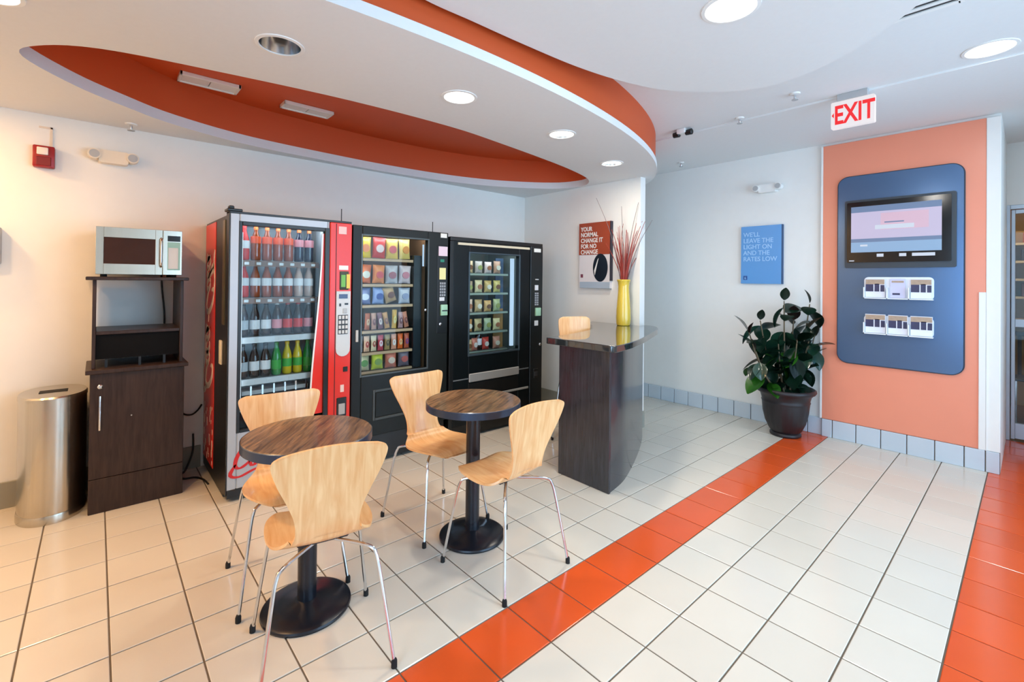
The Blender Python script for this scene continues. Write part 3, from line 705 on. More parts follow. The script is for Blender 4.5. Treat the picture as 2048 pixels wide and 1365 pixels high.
# vase with dried twigs
VX, VY, VZ = 7.45, 5.3, 3.84
vp = [(0.22,0),(0.245,0.02),(0.262,0.12),(0.27,0.3),(0.262,0.55),(0.235,0.9),(0.21,1.2),(0.2,1.45),(0.22,1.6),(0.25,1.68),(0.24,1.71),(0.205,1.66),(0.195,1.4)]
m = MB(); m.lathe(vp, (VX, VY, VZ), 32, capt=False)
tag(m.done('vase', M('yellow_glaze', (220,188,66), 0.12, var=0.08, scale=3, coat=0.4), None, org=(VX,VY,VZ)), 'tall yellow ceramic vase standing on the counter', 'vase')
TWIG = M('red_twig', (150,52,40), 0.6, var=0.3, scale=30); TWIGD = M('grey_twig', (110,92,92), 0.7, var=0.2)
rnd = random.Random(3)
VR = Vector((math.sin(0.8412), -math.cos(0.8412), 0))     # across the arrangement
for k in range(26):
    a = rnd.uniform(0, 2*math.pi); sp = rnd.uniform(0.15, 0.8); h = rnd.uniform(1.5, 2.75)
    d = Vector((math.cos(a), math.sin(a), 0)); b = Vector((VX, VY, VZ+1.25))+d*0.05
    pts = [b, b+d*sp*0.2+Vector((0,0,h*0.4)), b+d*sp*0.6+Vector((rnd.uniform(-.05,.05), rnd.uniform(-.05,.05), h*0.75)), b+d*sp+Vector((rnd.uniform(-.08,.08), rnd.uniform(-.08,.08), h))]
    m = MB(); m.tube(catmull([tuple(p) for p in pts], 3), [0.022-0.0016*i for i in range(10)], 5)
    tag(m.done('dried_twig', TWIG, None, org=tuple(b)), 'reddish brown dried twig in the yellow vase', 'twig', 'dried red twigs in the yellow vase')
for k, (u, h, lab) in enumerate([(-1.0,3.5,'tall thin grey twig leaning far left out of the vase'), (-0.1,3.2,'tall thin grey twig standing upright in the vase'), (0.5,3.35,'tall thin grey twig leaning slightly right out of the vase'), (1.0,2.7,'thin grey twig leaning far right out of the vase')]):
    b = Vector((VX, VY, VZ+1.25))+VR*u*0.05
    pts = [b, b+VR*u*0.25+Vector((0,0,h*0.4)), b+VR*u*0.55+Vector((0,0,h*0.7)), b+VR*u+Vector((0,0,h))]
    m = MB(); m.tube(catmull([tuple(p) for p in pts], 4), [0.018-0.0009*i for i in range(13)], 5)
    tag(m.done('tall_twig', TWIGD, None, org=tuple(b)), lab, 'twig', 'tall grey twigs in the yellow vase')

# ================================================================== POTTED PLANT
PX, PY = 11.42, 1.08
root = thing('potted_plant', 'leafy rubber plant in a dark fluted pot against the right wall', 'plant', (PX, PY, 0))
POTM = M('pot_bronze', (40,36,38), 0.4, 0.2, var=0.25, scale=10)
m = MB(); m.lathe([(0.46,0.0),(0.5,0.03),(0.5,0.1),(0.44,0.14),(0.52,0.22),(0.65,0.5),(0.73,0.85),(0.755,1.15),(0.76,1.2),(0.78,1.24),(0.76,1.28),(0.78,1.36),(0.82,1.5),(0.92,1.56),(0.96,1.62),(0.95,1.69),(0.9,1.72),(0.82,1.68),(0.78,1.5)], (PX,PY,0), 64, capt=False, flute=(0.3,1.1,0.045,24)); m.done('pot', POTM, root, sharp=1.0)
m = MB(); m.lathe([(0.79,1.46),(0.6,1.5),(0.2,1.53)], (PX,PY,0), 24, capb=False); m.done('soil', M('soil', (44,34,28), 0.9, var=0.4, scale=30), root)
STEM = M('plant_stem', (96,84,62), 0.7)
# one leaf, base at origin, along +x (metres in tiles)
def leaf_mesh(nm, mat):
    m = MB(); bm = m.bm; L, Wd = 0.82, 0.26; n = 8; rows = []
    for i in range(n+1):
        t = i/n; w_ = Wd*(math.sin(math.pi*min(1, t*0.97+0.015)**0.85)**0.75)
        x = L*(0.08+0.92*t); z = 0.05*math.sin(math.pi*t*0.6)-0.10*t*t
        rows.append([bm.verts.new((x, -w_, z+w_*0.28)), bm.verts.new((x, -w_*0.5, z+w_*0.12)), bm.verts.new((x, 0, z)), bm.verts.new((x, w_*0.5, z+w_*0.12)), bm.verts.new((x, w_, z+w_*0.28))])
    for a, b in zip(rows, rows[1:]):
        for k in range(4): bm.faces.new((a[k], b[k], b[k+1], a[k+1]))
    a = bm.verts.new((0, -0.012, 0)); b = bm.verts.new((0, 0.012, 0)); bm.faces.new((a, rows[0][2], b))
    bmesh.ops.solidify(bm, geom=bm.faces[:], thickness=0.008)
    o = m.done(nm, mat, None, org=(0,0,0), sharp=1.2); me = o.data; bpy.data.objects.remove(o); return me
LEAF_D = leaf_mesh('leaf', M('leaf_dark', (30,66,48), 0.28, var=0.25, scale=6, coat=0.5, rand=0.3))
LEAF_B = leaf_mesh('leaf_bright', M('leaf_bright', (58,126,34), 0.3, var=0.2, scale=6, coat=0.2, rand=0.2))
LEAF_N = leaf_mesh('leaf_new', M('leaf_bud', (88,70,60), 0.35, var=0.2))
rnd = random.Random(21)
FWD = Vector((math.cos(0.84), math.sin(0.84), 0))
# stems: (sideways lean, depth lean, height)
stems = [(-1.42,-0.15,2.75),(-0.85,0.2,3.1),(-1.25,-0.4,2.0),(-0.12,-0.1,3.85),(0.32,0.1,3.1),(0.78,-0.15,3.75),(1.05,0.0,2.6),(0.15,-0.55,2.5),(-0.5,-0.5,2.3),(0.6,-0.45,2.4)]
nleaf = 0
for si, (u, dp, h) in enumerate(stems):
    b0 = Vector((PX, PY, 1.45))+VR*u*0.25+FWD*dp*0.3
    tip = Vector((PX, PY, 1.45+h*0.97-0.35))+VR*u+FWD*dp*0.8
    mid = b0.lerp(tip, 0.5)+VR*u*0.08
    pts = catmull([tuple(b0), tuple(mid), tuple(tip)], 6)
    m = MB(); m.tube(pts, [0.04-0.0018*i for i in range(len(pts))], 6); m.done('stem', STEM, root)
    nl = int(7+h*2.0); ang = rnd.uniform(0, 6.28)
    for k in range(nl):
        t = 0.14+0.86*k/(nl-1); q = pts[min(len(pts)-1, int(t*(len(pts)-1)))]
        ang += 2.4+rnd.uniform(-.3,.3)
        last = k == nl-1
        el = math.radians(75 if last else (rnd.uniform(-75, -25) if rnd.random() < 0.6 else rnd.uniform(10, 50))+14*(t-0.5))
        sc = rnd.uniform(0.8, 1.18)*(0.62 if last else 1.0)*(0.85 if t < 0.25 else 1)
        px = Vector(q)
        dirv = Vector((math.cos(ang), math.sin(ang), 0))
        if (px+dirv*0.7*sc*math.cos(el)).x > XR-0.12: ang += math.pi; dirv = -dirv
        me = LEAF_N if last and si in (0, 4, 2) else (LEAF_B if (si in (2, 8) and k in (3, 5, 6, 7)) else LEAF_D)
        o = bpy.data.objects.new('leaf', me); COL.objects.link(o); o.parent = root
        o.location = (px-ORG[root])*S
        o.rotation_euler = Matrix.Rotation(ang, 3, 'Z').to_4x4().to_euler() if False else (Matrix.Rotation(ang, 4, 'Z') @ Matrix.Rotation(-el, 4, 'Y') @ Matrix.Rotation(rnd.uniform(-.5,.5), 4, 'X')).to_euler()
        o.scale = (sc, sc*rnd.uniform(0.9, 1.15), sc); nleaf += 1

# ================================================================== TRASH CAN
root = thing('trash_can', 'round stainless steel trash can beside the microwave cabinet', 'trash can', (-7.92, 10.32, 0))
tcx, tcy = -7.92, 10.32
def oval(r, rx=0.66, ry=0.74): return None
m = MB()
def ovl(k, z, n=48): return [((tcx+0.575*k*math.copysign(abs(math.cos(2*math.pi*i/n))**0.85, math.cos(2*math.pi*i/n))), (tcy+0.8*k*math.sin(2*math.pi*i/n)), z) for i in range(n)]
def loft(rings, capb=True, capt=True):
    m = MB(); R_ = [[m.bm.verts.new(p) for p in r] for r in rings]
    for a, b in zip(R_, R_[1:]):
        for i in range(len(a)): m.bm.faces.new((a[i], a[(i+1)%len(a)], b[(i+1)%len(a)], b[i]))
    if capb: m.bm.faces.new(R_[0][::-1])
    if capt: m.bm.faces.new(R_[-1])
    return m
loft([ovl(1.0, 0.18), ovl(1.0, 2.68), ovl(0.985, 2.7)]).done('body', STEEL, root)
loft([ovl(1.03, 0.0), ovl(1.03, 0.12), ovl(1.01, 0.19), ovl(0.97, 0.2)]).done('base_ring', STEEL, root)
lid = loft([ovl(1.02, 2.68), ovl(1.02, 2.75), ovl(0.99, 2.785), ovl(0.3, 2.79)]).done('lid', STEEL, root)
bx('opening', RUBBER, lid, tcx-0.24, tcx+0.24, tcy-0.2, tcy+0.12, 2.78, 2.797)

# ================================================================== MICROWAVE CABINET
root = thing('microwave_cabinet', 'dark brown cabinet with open upper shelf carrying the microwave', 'cabinet', (-6.42, 10.3, 0))
x0, x1, yf, yb = -7.3, -5.52, 9.47, 11.1
bx('body', ESPRESSO, root, x0, x1, yf+0.07, yb, 0.0, 3.22)
dr = bx('door', ESPRESSO, root, x0+0.005, x1-0.005, yf, yf+0.07, 0.80, 3.215, 0.008, 1)
bx('kick_panel', ESPRESSO, root, x0+0.005, x1-0.005, yf, yf+0.07, 0.0, 0.785, 0.008, 1)
m = MB(); m.box(x0+0.16, x0+0.2, yf-0.09, yf-0.05, 1.92, 2.72, 0.015); m.box(x0+0.165, x0+0.195, yf-0.06, yf, 2.0, 2.04); m.box(x0+0.165, x0+0.195, yf-0.06, yf, 2.6, 2.64); m.done('handle', CHROME, dr)
m = MB(); m.lathe([(0.05,0),(0.05,0.03),(0.03,0.045)], (x0+0.18, yf, 2.92), 16, ax='y'); m.done('lock', CHROME, dr)
m = MB(); m.lathe([(0.015,0),(0.012,0.02)], (x0+0.75, yf, 2.16), 8, ax='y'); m.done('screw_cap', GREYP, dr)
bx('worktop', ESPRESSO, root, x0-0.08, x1+0.07, yf-0.08, yb, 3.22, 3.32, 0.012, 1)
bx('side_panel', ESPRESSO, root, x0+0.02, x0+0.09, yf+0.12, yb-0.02, 3.32, 5.38, 0.008, 1)
bx('side_panel', ESPRESSO, root, x1-0.1, x1-0.03, yf+0.12, yb-0.02, 3.32, 5.38, 0.008, 1)
sh = bx('shelf', ESPRESSO, root, x0+0.09, x1-0.1, yf+0.14, yb-0.02, 4.10, 4.18, 0.008, 1)
bp = bx('modesty_panel', M('panel_black', (8,7,7), 0.7, spec=0.15), root, x0+0.09, x1-0.1, yf+0.2, yf+0.27, 3.52, 4.10)
for xx in (x0+0.28, x0+0.9, x1-0.4): bx('peg', BLACK, bp, xx-0.025, xx+0.025, yf+0.21, yf+0.26, 3.32, 3.52)
bx('top_board', ESPRESSO, root, x0-0.1, x1+0.06, yf-0.04, yb, 5.38, 5.46, 0.012, 1)
# microwave
root = thing('microwave', 'stainless steel microwave oven on the dark brown cabinet', 'microwave', (-6.42, 10.0, 5.46))
a0, a1, f0, z0, z1 = -7.24, -5.6, 9.56, 5.52, 6.63
bx('body', STEEL, root, a0+0.01, a1-0.01, f0+0.06, 10.95, z0, z1, 0.02)
for xx in (a0+0.15, a1-0.15):
    for yy_ in (f0+0.2, 10.75):
        m = MB(); m.lathe([(0.06,5.462),(0.06,5.53)], (xx, yy_, 0), 10); m.done('foot', RUBBER, root)
d_ = MB()
dx0, dx1 = a0, -6.0
wz0, wz1, wx0, wx1 = z0+0.25, z1-0.24, a0+0.14, -6.14
for q in ((dx0,wx0,z0,z1),(wx1,dx1,z0,z1),(wx0,wx1,z0,wz0),(wx0,wx1,wz1,z1)): d_.box(q[0], q[1], f0, f0+0.06, q[2], q[3], 0.004, 1)
dr = d_.done('door', STEEL, root)
bx('window', M('oven_window', (58,32,20), 0.1, var=0.3, spec=0.25), dr, wx0-0.01, wx1+0.01, f0+0.012, f0+0.05, wz0-0.01, wz1+0.01)
m = MB(); m.tube(catmull([(-6.03,f0,6.42),(-6.03,f0-0.09,6.36),(-6.03,f0-0.1,6.07),(-6.03,f0-0.09,5.78),(-6.03,f0,5.72)], 4), 0.028, 10); m.done('handle', CHROME, dr)
cp = bx('control_panel', STEEL, root, -5.99, a1, f0, f0+0.06, z0, z1, 0.006, 1)
bx('keypad', M('keypad_green', (150,196,184), 0.35), cp, -5.9, a1+0.03-0.07, f0-0.008, f0+0.01, z0+0.12, z0+0.82, 0.004, 1)
bx('keypad_sheet', M('keypad_pale', (214,214,210), 0.35), cp, -5.885, a1-0.08, f0-0.014, f0, z0+0.15, z0+0.68, 0.004, 1)
bx('display', BLKGLOSS, cp, -5.9, a1-0.04, f0-0.01, f0+0.01, z0+0.84, z0+0.98)
# cords
CORD = M('black_cord', (24,22,20), 0.6)
m = MB(); m.tube(catmull([(-5.9,11.0,5.75),(-5.88,11.12,5.5),(-5.86,11.13,5.1),(-5.82,11.14,4.7),(-5.8,11.14,4.35),(-5.8,11.13,3.6)], 6), 0.022, 6); tag(m.done('power_cord', CORD, None), 'black power cord hanging from the microwave behind the shelf', 'cord')
m = MB(); m.tube(catmull([(-5.5,11.0,1.9),(-5.35,11.08,1.62),(-5.15,11.1,1.55),(-5.0,11.1,1.65),(-4.9,11.12,1.8)], 6), 0.025, 6); tag(m.done('power_cord', CORD, None), 'black cord sagging between cabinet and red drink machine', 'cord')
m = MB(); m.tube(catmull([(-5.1,11.1,1.0),(-5.12,11.0,0.5),(-5.3,10.9,0.06),(-5.48,10.7,0.03),(-5.4,10.4,0.025),(-5.15,10.3,0.025),(-5.0,10.0,0.025),(-4.95,9.6,0.025)], 6), 0.025, 6); tag(m.done('power_cord', CORD, None), 'black cord lying on the floor beside the red drink machine', 'cord')

# ================================================================== SCRIPT LETTERING (flowing wordmark)
def wordmark(m, f, scale):
    """Coca-Cola drawn as slanted brush strokes; unit height ~1 for capitals, advances in u"""
    def circ_arc(cx, cy, rx, ry, a0, a1, n=12): return [(cx+rx*math.cos(math.radians(a0+(a1-a0)*i/n)), cy+ry*math.sin(math.radians(a0+(a1-a0)*i/n))) for i in range(n+1)]
    def bigC(x): return [(x+0.62,0.72),(x+0.6,0.92),(x+0.44,0.98),(x+0.24,0.84),(x+0.1,0.5),(x+0.12,0.14),(x+0.32,-0.02),(x+0.58,0.1),(x+0.74,0.3)]
    def o(x): return circ_arc(x+0.17, 0.24, 0.15, 0.25, 90, 450)
    def cc(x): return circ_arc(x+0.17, 0.24, 0.15, 0.25, 50, 310)+[(x+0.38, 0.22)]
    def a_(x): return circ_arc(x+0.15, 0.24, 0.14, 0.24, 60, 420)
    def a2(x): return [(x+0.3,0.48),(x+0.28,0.1),(x+0.34,0.0),(x+0.44,0.12)]
    def l_(x): return [(x,0.2),(x+0.16,0.62),(x+0.2,0.95),(x+0.1,0.96),(x+0.06,0.5),(x+0.1,0.06),(x+0.2,0.0),(x+0.32,0.16)]
    st = [bigC(0), o(0.72), cc(1.06), a_(1.42), a2(1.42), [(1.9,0.28),(2.1,0.3)], bigC(2.1), o(2.82), l_(3.16), a_(3.44), a2(3.44),
          [(0.12,0.2),(0.0,-0.25),(0.4,-0.42),(1.0,-0.22),(1.6,-0.14)], [(2.5,0.95),(2.9,1.12),(3.4,0.98),(3.75,1.1)]]
    for s_ in st:
        P = catmull(s_, 4) if len(s_) < 11 else s_
        n = len(P); L = []; R_ = []
        for i, p in enumerate(P):
            q0 = P[max(0, i-1)]; q1 = P[min(n-1, i+1)]
            d = Vector((q1[0]-q0[0], q1[1]-q0[1]))
            if d.length < 1e-6: d = Vector((1, 0))
            d.normalize(); nn = Vector((-d.y, d.x))
            wd = (0.035+0.05*abs(d.y))*min(1, 0.35+4*min(i, n-1-i)/n)
            pt = Vector((p[0]+0.22*p[1], p[1]))
            L.append(pt+nn*wd); R_.append(pt-nn*wd)
        vl = [[m.bm.verts.new(f(v.x*scale, v.y*scale, t)) for v in L] for t in (0, 0.012)]
        vr = [[m.bm.verts.new(f(v.x*scale, v.y*scale, t)) for v in R_] for t in (0, 0.012)]
        for i in range(n-1):
            m.bm.faces.new((vl[1][i], vl[1][i+1], vr[1][i+1], vr[1][i]))
            m.bm.faces.new((vl[0][i], vl[0][i+1], vl[1][i+1], vl[1][i])); m.bm.faces.new((vr[0][i], vr[0][i+1], vr[1][i+1], vr[1][i]))
# ================================================================== VENDING MACHINES
YM = 8.05
def shell(root, x0, x1, yf, yb, z0, z1, side, liner, wx0, wx1, wz0, wz1, depth):
    """hollow cabinet: outer walls and inner liner"""
    m = MB(); t = 0.1
    m.box(x0, x0+t, yf, yb, z0, z1); m.box(x1-t, x1, yf, yb, z0, z1); m.box(x0+t, x1-t, yf, yb, z1-t, z1); m.box(x0+t, x1-t, yf, yb, z0, z0+t); m.box(x0+t, x1-t, yb-t, yb, z0+t, z1-t)
    m.done('cabinet', side, root)
    m = MB(); a = 0.06
    m.box(wx0-a-0.02, wx0-0.02, yf, yf+depth, wz0-a, wz1+0.15); m.box(wx1+0.02, wx1+a+0.02, yf, yf+depth, wz0-a, wz1+0.15)
    m.box(wx0-a, wx1+a, yf, yf+depth, wz1+0.13, wz1+a+0.13); m.box(wx0-a, wx1+a, yf, yf+depth, wz0-a-0.02, wz0-0.02); m.box(wx0-a, wx1+a, yf+depth, yf+depth+0.05, wz0-a, wz1+0.15)
    m.done('interior_liner', liner, root)
def frame(x0, x1, z0, z1, wx0, wx1, wz0, wz1, ya, yb_, bev=0.012):
    m = MB()
    m.box(x0, wx0, ya, yb_, z0, z1, bev, 1); m.box(wx1, x1, ya, yb_, z0, z1, bev, 1); m.box(wx0, wx1, ya, yb_, wz1, z1, bev, 1); m.box(wx0, wx1, ya, yb_, z0, wz0, bev, 1)
    return m
def keypad(parent, x0, x1, z0, z1, y, nx, nz, plate, key):
    p = bx('keypad', plate, parent, x0, x1, y-0.02, y+0.01, z0, z1, 0.006, 1)
    for i in range(nx):
        for k in range(nz):
            cx = x0+(i+0.5)*(x1-x0)/nx; cz = z0+(k+0.5)*(z1-z0)/nz; hx = (x1-x0)/nx*0.34; hz = (z1-z0)/nz*0.34
            bx('key', key, p, cx-hx, cx+hx, y-0.035, y-0.015, cz-hz, cz+hz)

# ---- drink machine
X0, X1 = -4.85, -1.82
dm = thing('drink_vending_machine', 'red and silver glass-front cola vending machine full of bottles', 'vending machine', ((X0+X1)/2, 9.5, 0))
WX0, WX1, WZ0, WZ1 = -4.56, -2.56, 1.75, 6.76
shell(dm, X0, X1, YM+0.22, 11.08, 0.12, 7.0, BLACK, WHITE_IN, WX0, WX1, 2.2, WZ1, 1.6)
frame(X0+0.02, -2.44, 0.32, 7.05, WX0-0.06, WX1+0.07, WZ0-0.05, WZ1+0.08, YM, YM+0.2, 0.02).done('door_frame', SILVER, dm)
frame(WX0-0.08, WX1+0.13, WZ0-0.08, WZ1+0.1, WX0, WX1, WZ0, WZ1, YM-0.01, YM+0.16, 0.01).done('window_gasket', BLACK, dm)
bx('glass_pane', GLS, dm, WX0-0.02, WX1+0.02, YM+0.06, YM+0.08, WZ0-0.02, WZ1+0.02)
m = MB(); m.box(X0, X0+0.03, YM-0.005, YM+0.3, 0.2, 7.08, 0.008, 1); m.box(X0, X1, YM-0.005, YM+0.3, 7.03, 7.09, 0.008, 1); m.done('door_edge', BLACK, dm)
bx('side_reflection_strip', M('reflection_brass', (128,112,78), 0.35, 0.8), dm, X0-0.02, X0, YM+0.35, YM+0.6, 4.3, 6.9)  # brass colour paints a vertical reflection on the cabinet side
bx('side_handle', M('handle_cream', (214,204,182), 0.4), dm, X0-0.05, X0, YM+0.5, YM+0.75, 3.3, 3.9, 0.02)
bx('hinge', BLACK, dm, X0-0.03, X0+0.3, YM+0.05, YM+0.4, 7.09, 7.16, 0.015, 1); bx('hinge', BLACK, dm, X0+0.02, X0+0.14, YM+0.15, YM+0.3, 7.16, 7.24, 0.02, 1)
bx('kick_plate', BLACK, dm, X0+0.05, X1-0.05, YM+0.06, YM+0.2, 0.1, 0.31)
for xx in (X0+0.25, X1-0.25):
    for yy_ in (YM+0.5, 10.8):
        m = MB(); m.lathe([(0.12,0.0),(0.12,0.04),(0.06,0.06),(0.06,0.13)], (xx, yy_, 0), 12); m.done('leveling_foot', DARKP, dm)
# red control column
col = bx('control_column', RED, dm, -2.43, X1, YM-0.03, YM+0.2, 0.32, 7.03, 0.015, 1)
m = MB(); m.box(-2.275, -2.255, YM-0.034, YM, 0.34, 7.0); m.done('column_seam', M('seam_dark', (70,16,14), 0.6), col)
bx('price_note', M('note_pink', (238,196,190), 0.5), col, -2.2, -1.98, YM-0.04, YM-0.02, 6.72, 6.93)
bx('note_sticker', WHITEP, col, -2.18, -1.92, YM-0.04, YM-0.02, 5.72, 5.84)
bx('bill_acceptor', M('bill_dark', (48,56,34), 0.4), col, -2.16, -1.9, YM-0.05, YM, 5.16, 5.68, 0.02); bx('bill_decal', M('bill_green', (108,176,62), 0.4), col, -2.12, -2.0, YM-0.055, YM-0.04, 5.24, 5.58); bx('bill_decal', M('bill_yellow', (226,196,66), 0.4), col, -1.97, -1.87, YM-0.055, YM-0.04, 5.2, 5.6)
m = MB(); m.prism_ax([(-2.25,5.12),(-2.25,3.55)]+[(-2.05-0.2*math.cos(math.radians(a)), 3.5-0.2*math.sin(math.radians(a))) for a in range(0, 181, 20)][1:-1]+[(-1.85,3.55),(-1.85,5.12)], 0.03, 0.06, lambda u, v, t: (u, YM-t, v)); pl = m.done('keypad_plate', M('plate_grey', (206,208,206), 0.4), col)
bx('display', M('display_blue', (24,40,88), 0.15), pl, -2.18, -1.94, YM-0.075, YM-0.05, 4.92, 5.04); bx('coin_slot', BLACK, pl, -2.17, -2.12, YM-0.07, YM-0.05, 4.7, 4.78); bx('coin_slot', BLACK, pl, -2.02, -1.92, YM-0.07, YM-0.05, 4.74, 4.79); bx('reject_button', GREYP, pl, -2.07, -1.95, YM-0.075, YM-0.05, 4.5, 4.64, 0.01, 1)
keypad(pl, -2.2, -1.92, 3.92, 4.46, YM-0.05, 3, 4, DARKP, M('key_pale', (206,204,198), 0.4))
bx('lock', BLACK, col, -2.03, -1.9, YM-0.05, YM, 2.86, 3.0, 0.01, 1); bx('sticker', M('sticker_white', (240,214,206), 0.5), col, -2.1, -2.0, YM-0.04, YM-0.02, 2.3, 2.5)
cr = bx('coin_return', BLACK, col, -2.2, -1.92, YM-0.05, YM+0.05, 1.62, 2.15, 0.015, 1); bx('return_flap', GREYP, cr, -2.15, -1.97, YM-0.07, YM-0.04, 1.68, 1.98, 0.01, 1)
m = MB(); m.tube([(-2.06, YM+0.15, 7.08), (-2.06, YM+0.15, 7.45)], 0.012, 6); m.done('antenna', BLACK, dm)
# red side decal with wordmark (reads upwards)
dec = bx('side_decal', RED, dm, X0-0.012, X0, 9.62, 11.06, 0.4, 6.95)
m = MB(); wordmark(m, lambda u, v, t: (X0-0.012-t, 10.75-v, 2.3+u), 0.98); m.done('wordmark', M('wordmark_white', (246,226,210), 0.4), dec)
rr_ = random.Random(5); m = MB()
for k in range(26):
    yk, zk = rr_.uniform(9.7, 10.95), 0.5+1.5*rr_.random()**1.5; rk = rr_.uniform(0.02, 0.07)
    m.prism_ax([(yk+rk*math.cos(a), zk+rk*2.2*math.sin(a)) for a in (0, 1.05, 2.1, 3.14, 4.2, 5.24)], 0, 0.006, lambda u, v, t: (X0-0.012-t, u, v))
m.done('droplet_print', M('droplet_white', (244,210,196), 0.4), dec)
m = MB(); wordmark(m, lambda u, v, t: (-4.72+u, YM-t, 0.82+v), 0.52); m.done('front_wordmark', M('wordmark_red', (206,36,40), 0.4), dm)
# red swoosh on the glass
sw = [(-2.60,6.7),(-2.62,6.0),(-2.66,5.2),(-2.72,4.4),(-2.79,3.6),(-2.85,2.8),(-2.9,1.8)]
swc = catmull(sw, 5)
m = MB(); m.prism_ax(swc+[(-2.56,1.8),(-2.56,6.7)], 0, 0.008, lambda u, v, t: (u, YM+0.055-t, v)); m.done('glass_swoosh', RED, dm)
m = MB(); m.prism_ax([(a-0.03, b) for a, b in swc]+[(a+0.012, b) for a, b in reversed(swc)], 0, 0.006, lambda u, v, t: (u, YM+0.046-t, v)); m.done('swoosh_border', WHITEP, dm)
tb = MB(); tb.box(WX0+0.02, WX1-0.02, YM+0.23, YM+0.29, WZ1+0.04, WZ1+0.1, 0.01, 1); tb.done('interior_tube', TUBE_L, dm)
bx('interior_tube', TUBE_L, dm, WX0-0.015, WX0+0.015, YM+0.22, YM+0.25, 2.4, WZ1-0.1, 0.008, 1)  # added strip, hidden behind the left gasket, brightens the lower rows
for xa in (WX1-0.02,): bx('side_glow_strip', GLOW_D, dm, xa, xa+0.03, YM+0.22, YM+0.25, 2.4, WZ1-0.15, 0.01, 1)
SHZ = [5.93, 4.98, 3.98, 2.92]
SHM = M('shelf_brown', (120,78,48), 0.4, var=0.2); SHW = M('shelf_white', (222,226,228), 0.4)
for k, z in enumerate(SHZ):
    sh = bx('shelf', M('shelf_wire', (150,152,150), 0.4, 0.4), dm, WX0+0.01, WX1-0.02, YM+0.3, YM+1.5, z-0.06, z-0.015)
    bx('price_rail', SHM if k in (0, 1) else SHW, sh, WX0+0.02, WX1-0.06, YM+0.27, YM+0.3, z-0.17, z-0.02)
    for i in range(7): bx('price_tag', SHW, sh, WX0+0.16+i*0.27-0.05, WX0+0.16+i*0.27+0.05, YM+0.262, YM+0.27, z-0.13, z-0.06)
bx('delivery_rail', DARKP, dm, WX0+0.02, WX1-0.02, YM+0.28, YM+0.9, 2.25, 2.45); 
lift = bx('lift_carriage', GREYP, dm, WX0+0.1, WX1-0.3, YM+0.3, YM+0.7, 2.5, 2.6)
for i in range(6): bx('roller', CHROME, lift, WX0+0.3+i*0.27-0.02, WX0+0.3+i*0.27+0.02, YM+0.29, YM+0.33, 2.48, 2.72)
bx('ladder_rail', GREYP, dm, WX0+0.0, WX0+0.07, YM+0.26, YM+0.3, 2.4, WZ1-0.15)

# bottles
BP = [(0.095,0.0),(0.118,0.03),(0.12,0.2),(0.112,0.26),(0.12,0.32),(0.12,0.46),(0.1,0.58),(0.06,0.7),(0.048,0.76),(0.048,0.80)]
def make_bottle(liq, lab, cap, lz0=0.2, lz1=0.46):
    m = MB(); m.lathe(BP, n=16); b = m.done('bottle', liq, None, org=(0,0,0), sharp=1.2)
    m = MB(); m.lathe([(0.119,lz0),(0.1235,lz0+0.005),(0.1235,lz1-0.005),(0.116,lz1)], n=16, capb=False, capt=False); m.done('bottle_label', lab, b)
    m = MB(); m.lathe([(0.056,0.795),(0.056,0.86),(0.05,0.868)], n=14); m.done('bottle_cap', cap, b)
    return b
COLA = M('cola', (42,18,12), 0.08, coat=0.6); TEA = M('amber_drink', (150,66,26), 0.1, coat=0.6); GRN = M('green_bottle', (28,140,58), 0.1, coat=0.6); YEL = M('yellow_drink', (208,186,30), 0.1, coat=0.6); CLR = M('pale_drink', (196,170,160), 0.1, coat=0.5); NAVY = M('dark_drink', (26,26,52), 0.1, coat=0.6)
LW = M('label_white', (232,234,238), 0.35, var=0.05); LR = M('label_red', (214,40,34), 0.35); LO = M('label_orange', (236,92,48), 0.35); LP = M('label_pink', (232,150,160), 0.35); LG = M('label_green', (60,170,70), 0.35); LY = M('label_yellow', (238,208,60), 0.35); LSV = M('label_silver', (196,204,212), 0.3)
CB = M('cap_black', (24,22,22), 0.4); CR_ = M('cap_red', (206,38,30), 0.4); CW_ = M('cap_white', (236,236,236), 0.4); CO_ = M('cap_orange', (240,120,50), 0.4); CY_ = M('cap_yellow', (228,190,50), 0.4); CG_ = M('cap_green', (40,140,60), 0.4)
kinds = {'tea': (TEA, LO, CO_, 0.44, 0.62, 'amber drink bottle with orange upper label'), 'berry': (NAVY, LP, CO_, 0.4, 0.6, 'dark berry drink bottle with pink label'),
         'white': (TEA, LW, CW_, 0.3, 0.5, 'amber drink bottle with broad white label and cap'), 'pale': (CLR, LW, CW_, 0.3, 0.5, 'pale drink bottle with white label and cap'), 'redw': (LR, LW, CR_, 0.3, 0.5, 'red drink bottle with white label'),
         'cola': (COLA, LW, CB, 0.18, 0.42, 'dark cola bottle with white label'), 'colar': (COLA, LR, CR_, 0.18, 0.42, 'dark cola bottle with red label'), 'colap': (COLA, LP, CW_, 0.18, 0.42, 'dark cola bottle with pink label'), 'colas': (COLA, LSV, CB, 0.18, 0.42, 'dark cola bottle with silver label'),
         'green': (GRN, LG, CG_, 0.16, 0.4, 'green soda bottle with green label'), 'yellow': (YEL, LG, CY_, 0.2, 0.42, 'yellow-green soda bottle with green label')}
protos = {}
rows = [['redw','tea','tea','tea','tea','berry','berry'], ['redw','white','white','white','white','pale','pale'], ['colas','cola','cola','colap','colar','colar','colap'], ['colas','cola','cola','green','yellow','yellow','green']]
ORD = ['first', 'second', 'third', 'fourth', 'fifth', 'sixth', 'seventh', 'eighth', 'ninth']
RN = ['top', 'second', 'third', 'lowest']
